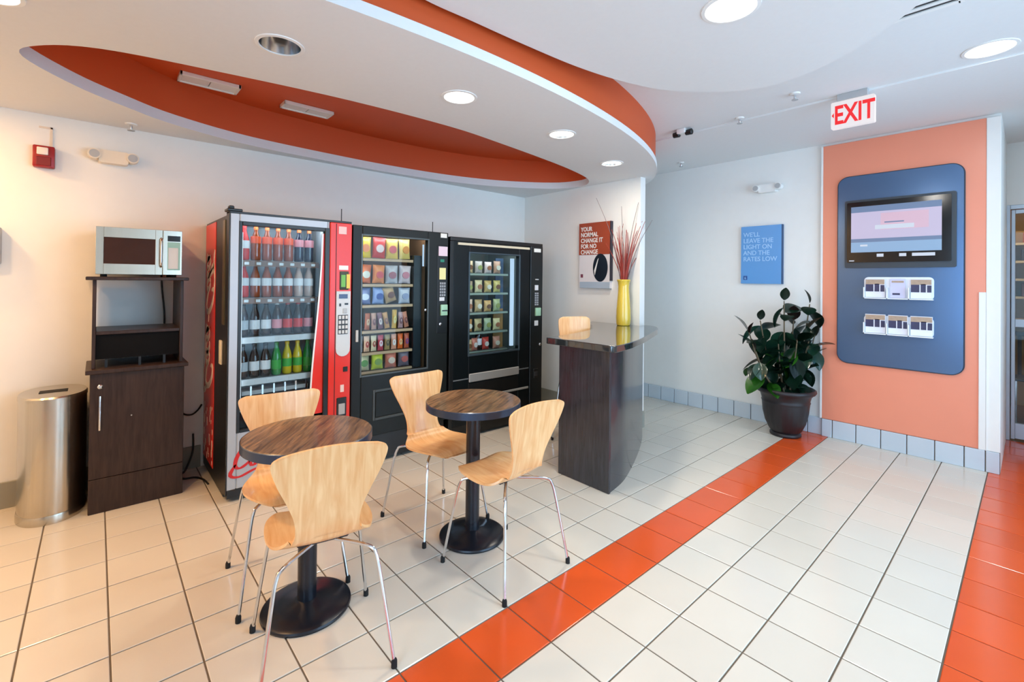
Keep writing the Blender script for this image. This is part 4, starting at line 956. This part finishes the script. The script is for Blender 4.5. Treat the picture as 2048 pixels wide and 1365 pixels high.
for r, row in enumerate(rows):
    for i, kd in enumerate(row):
        K = kinds[kd]; first = kd not in protos
        if first: protos[kd] = make_bottle(*K[:5]); o = protos[kd]
        else: o = dup(protos[kd])
        o.location = Vector((WX0+0.14+i*0.265, YM+0.48, SHZ[r]-0.012))*S; o.rotation_euler = (0, 0, rr_.uniform(0, 6))
        tag(o, '%s, %s from left, %s cola machine shelf' % (K[5], ORD[i], RN[r]), 'bottle', 'bottles in the cola machine')

# ---- snack machine
X0, X1 = -1.78, 1.47
sm = thing('snack_vending_machine', 'black glass-front vending machine filled with snack bags', 'vending machine', ((X0+X1)/2, 9.5, 0))
WX0, WX1, WZ0, WZ1 = -1.49, 0.70, 2.66, 6.74
shell(sm, X0, X1, YM+0.2, 11.08, 0.12, 6.98, BLACK, M('snack_liner', (150,112,80), 0.5, var=0.1), WX0, WX1, WZ0, WZ1, 1.6)
GREENBLK = M('black_green_panel', (18,21,18), 0.4, var=0.08, spec=0.3)
frame(X0, X1, 0.85, 7.02, WX0, WX1, WZ0, WZ1, YM, YM+0.2, 0.015).done('door', GREENBLK, sm)
bx('glass_pane', GLS, sm, WX0-0.02, WX1+0.02, YM+0.08, YM+0.1, WZ0-0.02, WZ1+0.02)
frame(WX0-0.04, WX1+0.04, WZ0-0.04, WZ1+0.04, WX0+0.01, WX1-0.01, WZ0+0.01, WZ1-0.01, YM-0.015, YM+0.02, 0.006).done('window_trim', M('trim_grey', (78,84,84), 0.35, 0.4), sm)
h_ = frame(-1.12, 0.75, 1.3, 2.2, -1.05, 0.68, 1.37, 2.13, YM-0.02, YM+0.02, 0.006).done('hatch_frame', M('hatch_edge', (56,60,58), 0.35), sm)
bx('delivery_flap', GREENBLK, sm, -1.04, 0.67, YM-0.015, YM+0.01, 1.38, 2.12, 0.02, 1)
bx('kick_plate', BLACK, sm, X0+0.04, X1-0.04, YM+0.1, YM+0.2, 0.1, 0.84)
for xx in (X0+0.25, X1-0.25):
    for yy_ in (YM+0.4, 10.8):
        m = MB(); m.lathe([(0.1,0.0),(0.1,0.04),(0.05,0.06),(0.05,0.13)], (xx, yy_, 0), 12); m.done('leveling_foot', DARKP, sm)
cp = bx('control_panel', M('control_black', (14,16,16), 0.3), sm, 1.05, 1.42, YM-0.02, YM+0.01, 3.72, 6.6, 0.01, 1)
bx('badge', M('badge_white', (224,222,214), 0.4), sm, 1.16, 1.4, YM-0.02, YM, 6.85, 6.99); bx('price_card', M('card_pink', (220,196,206), 0.4), cp, 1.08, 1.42, YM-0.035, YM-0.015, 6.25, 6.56); bx('arrow_sticker', M('sticker_teal', (30,120,96), 0.4), cp, 1.15, 1.3, YM-0.03, YM-0.015, 6.05, 6.14)
bx('instruction_card', M('card_yellow', (222,214,150), 0.4), cp, 1.12, 1.36, YM-0.035, YM-0.015, 5.48, 5.86)
keypad(cp, 1.12, 1.36, 4.92, 5.4, YM-0.015, 3, 5, DARKP, M('key_grey', (150,152,156), 0.4))
bx('display', M('display_grey', (206,206,208), 0.3), cp, 1.13, 1.32, YM-0.035, YM-0.015, 4.78, 4.9); bx('bill_acceptor', M('bill_mint', (150,190,160), 0.35), cp, 1.16, 1.42, YM-0.09, YM-0.015, 4.3, 4.66, 0.02); bx('bill_mouth', DARKP, cp, 1.2, 1.42, YM-0.095, YM-0.08, 4.44, 4.48)
m = MB(); m.lathe([(0.05,0),(0.05,0.03),(0.03,0.04)], (1.17, YM-0.015, 4.02), 14, ax='y'); m.done('coin_knob', CHROME, cp)
bx('door_latch', M('latch_silver', (190,186,176), 0.35), sm, -1.67, -1.59, YM-0.03, YM, 3.66, 4.0, 0.01, 1)
m = MB(); m.lathe([(0.04,0),(0.04,0.03),(0.02,0.04)], (0.62, YM+0.01, 4.5), 12, ax='y'); m.done('door_knob', CHROME, sm)
m = MB(); m.tube([(0.95, YM+0.15, 7.0), (0.95, YM+0.15, 7.36)], 0.012, 6); m.done('antenna', BLACK, sm)
bx('lift_column', M('lift_dark', (20,28,32), 0.25), sm, 0.34, 0.62, YM+0.25, YM+0.7, WZ0, WZ1-0.5)
bx('interior_tube', TUBE_L, sm, WX0-0.015, WX0+0.015, YM+0.22, YM+0.25, 2.75, WZ1-0.1, 0.008, 1); bx('side_glow_strip', GLOW_D, sm, WX1-0.06, WX1-0.02, YM+0.21, YM+0.25, 5.9, 6.6); bx('interior_tube', TUBE_L, sm, WX0+0.03, WX1-0.1, YM+0.22, YM+0.28, WZ1+0.04, WZ1+0.1)  # left upright tube is added and hidden, to brighten the shelves
SH2 = [6.10, 5.33, 4.70, 3.93, 3.28, 2.72]
def bag_mesh(w_, h, d, mat, nm='snack_bag'):
    m = MB(); bm = m.bm; nx, nzz = 6, 9; F = []; B = []
    for k in range(nzz+1):
        t = k/nzz; rF, rB = [], []
        for i in range(nx+1):
            u = i/nx*2-1; bul = (max(0, 1-abs(u)**2.4)**0.6)*(max(0, math.sin(math.pi*min(1, max(0, (t-0.06)/0.88))))**0.55)
            x = u*w_/2*(1-0.06*math.sin(math.pi*t)); z = t*h
            rF.append(bm.verts.new((x, -d/2*bul-0.004, z))); rB.append(bm.verts.new((x, d/2*bul+0.004, z)))
        F.append(rF); B.append(rB)
    for k in range(nzz):
        for i in range(nx):
            bm.faces.new((F[k][i], F[k][i+1], F[k+1][i+1], F[k+1][i])); bm.faces.new((B[k][i], B[k+1][i], B[k+1][i+1], B[k][i+1]))
        bm.faces.new((F[k][0], F[k+1][0], B[k+1][0], B[k][0])); bm.faces.new((F[k][nx], B[k][nx], B[k+1][nx], F[k+1][nx]))
    for k, fl in ((0, 0), (nzz, 1)):
        for i in range(nx): bm.faces.new((F[k][i], B[k][i], B[k][i+1], F[k][i+1]))
    return m
def bag(x, z, w_, h, d, c1, c2, label, y=YM+0.42, nm='snack_bag', cat='snack bag', group='snacks in the snack machine', rz=0.0, tilt=0.0):
    nmM = 'foil_%d_%d_%d' % c1; mt = M(nmM, c1, 0.3, var=0.22, scale=22)
    m = bag_mesh(w_, h, d, mt); b = m.done(nm, mt, None, org=(0,0,0), sharp=1.0)
    mp = M('print_%d_%d_%d' % c2, c2, 0.35, var=0.35, scale=26)
    m = MB(); pts = [(0.30*w_*math.cos(2*math.pi*k/14), h*0.46+0.2*h*math.sin(2*math.pi*k/14)) for k in range(14)]
    m.prism_ax(pts, 0.40*d, 0.515*d, lambda u, v, t: (u, -t, v)); m.done('printed_emblem', mp, b)
    b.location = Vector((x, y, z+0.006+0.5*w_*abs(math.sin(tilt))))*S; b.rotation_euler = (0, tilt, rz)
    return tag(b, label, cat, group)
for k, z in enumerate(SH2):
    s_ = bx('shelf', M('shelf_snack', (92,70,54), 0.45, var=0.1), sm, WX0+0.01, 0.32, YM+0.3, YM+1.5, z-0.06, z-0.006)
    bx('price_rail', M('rail_tan', (196,160,120), 0.4), s_, WX0+0.01, 0.32, YM+0.27, YM+0.3, z-0.09, z-0.01)
def desc(c1): return c1
R1 = [((228,196,60),(230,130,60),'yellow'), ((206,60,52),(240,200,190),'red'), ((236,196,90),(206,66,54),'yellow and red'), ((240,206,120),(230,150,80),'pale yellow')]
R2 = [((226,120,70),(240,224,206),'orange and white'), ((236,140,70),(210,60,50),'bright orange'), ((196,190,192),(150,50,50),'grey and red'), ((222,204,206),(200,120,130),'pale pink')]
R3 = [((120,132,178),(210,214,230),'slate blue'), ((150,172,220),(70,90,160),'light blue'), ((198,158,110),(120,70,50),'tan tilted'), ((206,210,222),(150,160,190),'silver white')]
R6 = [((196,190,150),(90,140,70),'beige and green'), ((196,206,50),(120,150,40),'lime yellow'), ((214,116,90),(236,196,170),'salmon'), ((120,108,118),(190,90,80),'grey brown')]
for r, (rw, hh) in enumerate([(R1, 0.62), (R2, 0.56), (R3, 0.50), None, None, (R6, 0.55)][:3]):
    for i, (c1, c2, w_) in enumerate(rw):
        bag(WX0+0.25+i*0.445, SH2[r], 0.40, hh, 0.22, c1, c2, '%s snack bag, %s from left on the %s shelf of the snack machine' % (w_, ORD[i], ['top','second','third'][r]), rz=rr_.uniform(-.12,.12), tilt=(-0.3 if (r == 2 and i == 2) else rr_.uniform(-.06,.06)))
for i, (c1, c2, w_) in enumerate(R6):
    bag(WX0+0.25+i*0.445, SH2[5], 0.38, 0.5, 0.2, c1, c2, '%s snack bag, %s from left on the bottom shelf of the snack machine' % (w_, ORD[i]), rz=rr_.uniform(-.12,.12))
C4 = [((126,96,110),(220,210,214),'plum'), ((178,96,60),(230,190,150),'copper'), ((196,150,130),(120,50,50),'rose brown'), ((130,86,96),(220,200,190),'burgundy'), ((206,150,90),(130,60,40),'caramel'), ((222,170,60),(240,220,150),'golden'), ((190,150,150),(110,60,60),'dusty pink'), ((204,132,104),(120,60,50),'terracotta')]
for i, (c1, c2, w_) in enumerate(C4):
    bag(WX0+0.13+i*0.222, SH2[3], 0.17, 0.5 if i != 5 else 0.58, 0.12, c1, c2, '%s candy bar, %s from left on the fourth shelf of the snack machine' % (w_, ORD[i]), nm='candy_bar', cat='candy bar', rz=rr_.uniform(-.1,.1), tilt=(-0.2 if i in (4, 7) else rr_.uniform(-.12,.06)))
C5 = [((206,204,206),(130,120,130),'white and grey'), ((222,180,150),(180,70,60),'peach'), ((224,206,170),(170,80,60),'cream'), ((196,70,86),(240,210,214),'crimson'), ((166,140,90),(90,80,60),'olive'), ((226,160,130),(240,230,220),'pink'), ((236,104,40),(250,190,130),'vivid orange'), ((190,90,60),(120,60,120),'rust')]
for i, (c1, c2, w_) in enumerate(C5):
    bag(WX0+0.13+i*0.222, SH2[4], 0.185, 0.47, 0.12, c1, c2, '%s candy pack, %s from left on the fifth shelf of the snack machine' % (w_, ORD[i]), nm='candy_pack', cat='candy pack', rz=rr_.uniform(-.1,.1))

# ---- food machine
X0, X1 = 1.55, 5.92
fm = thing('food_vending_machine', 'wide black vending machine with small window near the partition', 'vending machine', ((X0+X1)/2, 9.5, 0))
WX0, WX1, WZ0, WZ1 = 2.36, 4.68, 2.9, 6.4
shell(fm, X0, X1, YM+0.2, 11.08, 0.12, 6.9, BLACK, M('food_liner', (120,128,122), 0.45, var=0.1), WX0, WX1, WZ0, WZ1, 1.7)
DTEAL = M('black_teal_panel', (11,17,19), 0.32, var=0.06, spec=0.3)
frame(X0+0.15, 5.24, 0.5, 6.82, WX0, WX1, WZ0, WZ1, YM, YM+0.2, 0.015).done('door', DTEAL, fm)
bx('glass_pane', GLS, fm, WX0-0.02, WX1+0.02, YM+0.08, YM+0.1, WZ0-0.02, WZ1+0.02)
frame(WX0-0.05, WX1+0.05, WZ0-0.06, WZ1+0.05, WX0+0.01, WX1-0.01, WZ0+0.01, WZ1-0.01, YM-0.03, YM+0.02, 0.008).done('window_trim', M('trim_slate', (64,78,86), 0.3, 0.4), fm)
bx('top_cap', BLACK, fm, X0, X1, YM-0.02, YM+0.25, 6.78, 6.92, 0.015, 1); bx('light_strip', M('strip_cream', (206,194,168), 0.35), fm, X0+0.3, 5.2, YM-0.03, YM, 6.66, 6.74)
bx('side_edge', BLACK, fm, X0, X0+0.14, YM-0.01, YM+0.2, 0.2, 6.78, 0.01, 1)
cc_ = bx('control_column', M('column_black', (18,24,26), 0.3), fm, 5.26, X1, YM-0.03, YM+0.2, 0.4, 6.8, 0.015, 1)
bx('badge', M('badge_white', (224,222,214), 0.4), cc_, 5.42, 5.78, YM-0.05, YM-0.02, 6.58, 6.72); bx('instruction_mark', GREYP, cc_, 5.5, 5.68, YM-0.045, YM-0.02, 5.5, 5.54); bx('display', M('display_grey', (206,206,208), 0.3), cc_, 5.48, 5.66, YM-0.05, YM-0.02, 5.1, 5.3)
keypad(cc_, 5.46, 5.68, 4.5, 5.02, YM-0.025, 2, 6, DARKP, M('key_grey', (150,152,156), 0.4))
bx('bill_acceptor', M('bill_mint', (150,190,160), 0.35), cc_, 5.5, 5.78, YM-0.1, YM-0.02, 4.1, 4.42, 0.02); bx('coin_slot', M('slot_silver', (200,204,206), 0.3), cc_, 5.48, 5.68, YM-0.05, YM-0.02, 3.72, 3.92, 0.01, 1)
m = MB(); m.lathe([(0.06,0),(0.06,0.03),(0.04,0.05)], (5.78, YM-0.03, 2.98), 12, ax='y'); m.done('lock', CHROME, cc_)
cr = bx('coin_return', BLACK, cc_, 5.46, 5.7, YM-0.05, YM-0.02, 1.7, 2.05, 0.01, 1); bx('return_flap', DARKP, cc_, 5.5, 5.66, YM-0.06, YM-0.04, 1.76, 1.94, 0.01, 1)
bx('push_bar', M('bar_aluminium', (176,176,172), 0.35, 0.5), fm, WX0, WX1, YM-0.06, YM, 1.95, 2.24, 0.02, 1)
bx('seam_strip', M('seam_grey', (120,126,128), 0.35, 0.4), fm, 1.72, WX0, YM-0.01, YM, 2.06, 2.1); bx('seam_strip', M('seam_grey', (120,126,128), 0.35, 0.4), fm, WX1, 5.22, YM-0.01, YM, 2.1, 2.14)
bx('lower_strip', M('bar_aluminium', (176,176,172), 0.35, 0.5), fm, 3.2, 5.2, YM-0.03, YM, 1.34, 1.42, 0.01, 1); bx('delivery_flap', BLACK, fm, WX0, WX1, YM-0.02, YM, 1.46, 1.9, 0.01, 1)
bx('kick_plate', BLACK, fm, X0+0.05, X1-0.05, YM+0.12, YM+0.2, 0.1, 0.5)
for xx in (X0+0.25, X1-0.25):
    for yy_ in (YM+0.4, 10.8):
        m = MB(); m.lathe([(0.1,0.0),(0.1,0.04),(0.05,0.06),(0.05,0.13)], (xx, yy_, 0), 12); m.done('leveling_foot', DARKP, fm)
bx('interior_tube', TUBE_L, fm, WX0-0.015, WX0+0.015, YM+0.22, YM+0.25, 3.0, WZ1-0.1, 0.008, 1); bx('side_glow_strip', GLOW_D, fm, WX1-0.2, WX1-0.06, YM+0.22, YM+0.3, 3.0, 6.3); bx('interior_tube', TUBE_L, fm, WX0+0.05, WX1-0.2, YM+0.22, YM+0.28, WZ1+0.04, WZ1+0.1)  # left tube added, hidden, to brighten shelves; glowing side strip paints a reflection
bx('side_board', M('board_tan', (150,110,56), 0.5), fm, 3.9, 4.36, YM+0.55, YM+0.6, WZ0, 4.4)
bx('side_board', M('board_slate', (52,70,92), 0.4), fm, 3.98, 4.36, YM+0.55, YM+0.6, 4.4, WZ1-0.1)
SH3 = [5.72, 5.02, 4.32, 3.62, 2.94]
rf = random.Random(11)
for k, z in enumerate(SH3):
    s_ = bx('shelf', M('shelf_food', (110,118,116), 0.4, var=0.1), fm, WX0+0.01, 4.36, YM+0.3, YM+1.6, z-0.05, z-0.006)
    bx('price_rail', M('rail_green', (146,160,146), 0.4), s_, WX0+0.01, 4.36, YM+0.27, YM+0.3, z-0.08, z-0.01)
FC = [((206,176,130),(120,80,50),'tan'), ((190,180,150),(150,160,90),'olive beige'), ((222,206,176),(170,110,80),'cream'), ((198,160,110),(230,220,200),'golden brown')]
for k, z in enumerate(SH3):
    for i in range(4):
        if k == 4 and i in (1, 2): continue
        c1, c2, w_ = FC[(i+k) % 4]; c1 = tuple(max(0, min(255, c+rf.randint(-16, 16))) for c in c1)
        bag(WX0+0.28+i*0.43, z, 0.33, 0.40+0.06*rf.random(), 0.22, c1, c2, '%s wrapped sandwich, %s from left on the %s shelf of the wide black machine' % (w_, ORD[i], ['top','second','third','fourth','bottom'][k]), nm='wrapped_sandwich', cat='sandwich', group='food in the wide black machine')
o = dup(protos['cola'], label='dark bottle on the bottom shelf of the wide black machine', group='food in the wide black machine'); o.location = Vector((3.16, YM+0.5, SH3[4]+0.002))*S
bag(3.42, SH3[4], 0.3, 0.45, 0.2, (206,70,60), (240,220,210), 'red food pack on the bottom shelf of the wide black machine', nm='food_pack', cat='food pack', group='food in the wide black machine')
bag(2.92, SH3[4], 0.26, 0.45, 0.2, (200,120,100), (240,220,210), 'pinkish food pack left of the dark bottle in the wide black machine', nm='food_pack', cat='food pack', group='food in the wide black machine')

# ================================================================== ENTRANCE DOOR AND THE SHOP BEHIND IT
root = thing('door_1', 'aluminium framed glass entrance door at the right edge', None, (XA, -5.8, 0)); root['kind'] = 'structure'
AL = M('door_aluminium', (186,196,206), 0.35, 0.2)
y0, y1 = -4.25, -7.4
m = MB(); m.box(XA, XA+0.25, -4.34, -4.2, 0, 8.35, 0.01, 1); m.box(XA, XA+0.25, -7.5, -7.4, 0, 8.35, 0.01, 1); m.box(XA, XA+0.25, -7.4, -4.34, 8.2, 8.35, 0.01, 1); m.done('door_frame', AL, root)
lf = MB()
for q in ((-4.46,-4.36,0.05,8.18), (-7.38,-7.28,0.05,8.18)): lf.box(XA+0.06, XA+0.2, q[0], q[1], q[2], q[3], 0.01, 1)
for q in ((0.08,0.62),(4.02,4.3),(8.04,8.18)): lf.box(XA+0.06, XA+0.2, -7.28, -4.46, q[0], q[1], 0.01, 1)
lo = lf.done('door_leaf', AL, root)
bx('pane', GLS, root, XA+0.12, XA+0.14, -7.29, -4.45, 0.6, 4.04); bx('pane', GLS, root, XA+0.12, XA+0.14, -7.29, -4.45, 4.28, 8.06)
m = MB(); m.box(XA+0.3, 26, -4.2, -3.9, -0.1, 10.6); m.box(XA+0.3, 26, -8.5, -8.2, -0.1, 10.6); m.box(25.7, 26, -8.5, -3.9, -0.1, 10.6); m.box(XA+0.3, 26, -8.5, -3.9, 10.4, 10.6); tag(m.done('wall_shop', M('shop_wall', (150,120,84), 0.6, var=0.1), None, org=(0,0,0)), 'tan walls of the shop behind the glass door', None, None, 'structure')
m = MB(); m.box(XA+0.3, 25.7, -8.2, -4.2, -0.016, 0.0); tag(m.done('floor_shop', M('shop_floor', (96,72,52), 0.4, var=0.15), None, org=(0,0,0)), 'brown floor of the shop behind the glass door', None, None, 'structure')
sh = thing('shop_shelf', 'tan shelving unit behind the glass door', 'shelf', (23.4, -4.7, 0))
bx('back_board', M('shelf_tan', (170,140,96), 0.5), sh, 24.4, 24.5, -7.0, -4.25, 0, 8.0)
for z in (3.9, 4.9, 5.7, 6.5, 7.3): bx('board', M('shelf_cream', (214,196,160), 0.5), sh, 23.4, 24.4, -7.0, -4.25, z, z+0.1)
for a in (-7.0, -4.35): bx('upright', M('shelf_tan', (170,140,96), 0.5), sh, 23.4, 24.4, a, a+0.08, 0, 8.0)
bc = [(206,90,60), (230,220,200), (60,60,70), (190,150,90), (90,60,50), (226,206,150)]
for k, (yy_, z, h) in enumerate([(-4.75,7.4,0.45),(-5.2,7.4,0.4),(-4.7,6.6,0.5),(-5.1,5.8,0.5),(-4.7,5.0,0.6),(-5.2,5.0,0.5)]):
    m = MB(); m.box(23.5, 24.0, yy_-0.16, yy_+0.16, z+0.006, z+h, 0.02, 1)
    tag(m.done('shop_box', M('shop_box_%d' % k, bc[k], 0.5), None), '%s box on the shop shelf behind the glass door, row %s from the top' % (['orange','white','dark','ochre','brown','cream'][k], ['one','one','two','three','four','four'][k]), 'box', 'boxes on the shop shelf')
ch = thing('shop_chair', 'dark slatted chair behind the lower door pane', 'chair', (20.5, -5.0, 0))
CHM = M('shop_chair_dark', (28,26,26), 0.5)
bx('seat', CHM, ch, 20.0, 21.4, -5.8, -4.4, 1.7, 1.8, 0.02, 1)
for a in (20.05, 21.3):
    for b in (-5.75, -4.45): bx('leg', CHROME, ch, a, a+0.06, b, b+0.06, 0, 1.7)
for k in range(5): bx('slat', CHM, ch, 21.3, 21.36, -5.7+k*0.28, -5.58+k*0.28, 1.8, 3.4)
bx('top_rail', CHM, ch, 21.28, 21.38, -5.8, -4.4, 3.4, 3.6, 0.02, 1)
lamp('shop_lamp', 'AREA', (21, -6.2, 10.3), 18, (1, 0.78, 0.5), size=0.5)
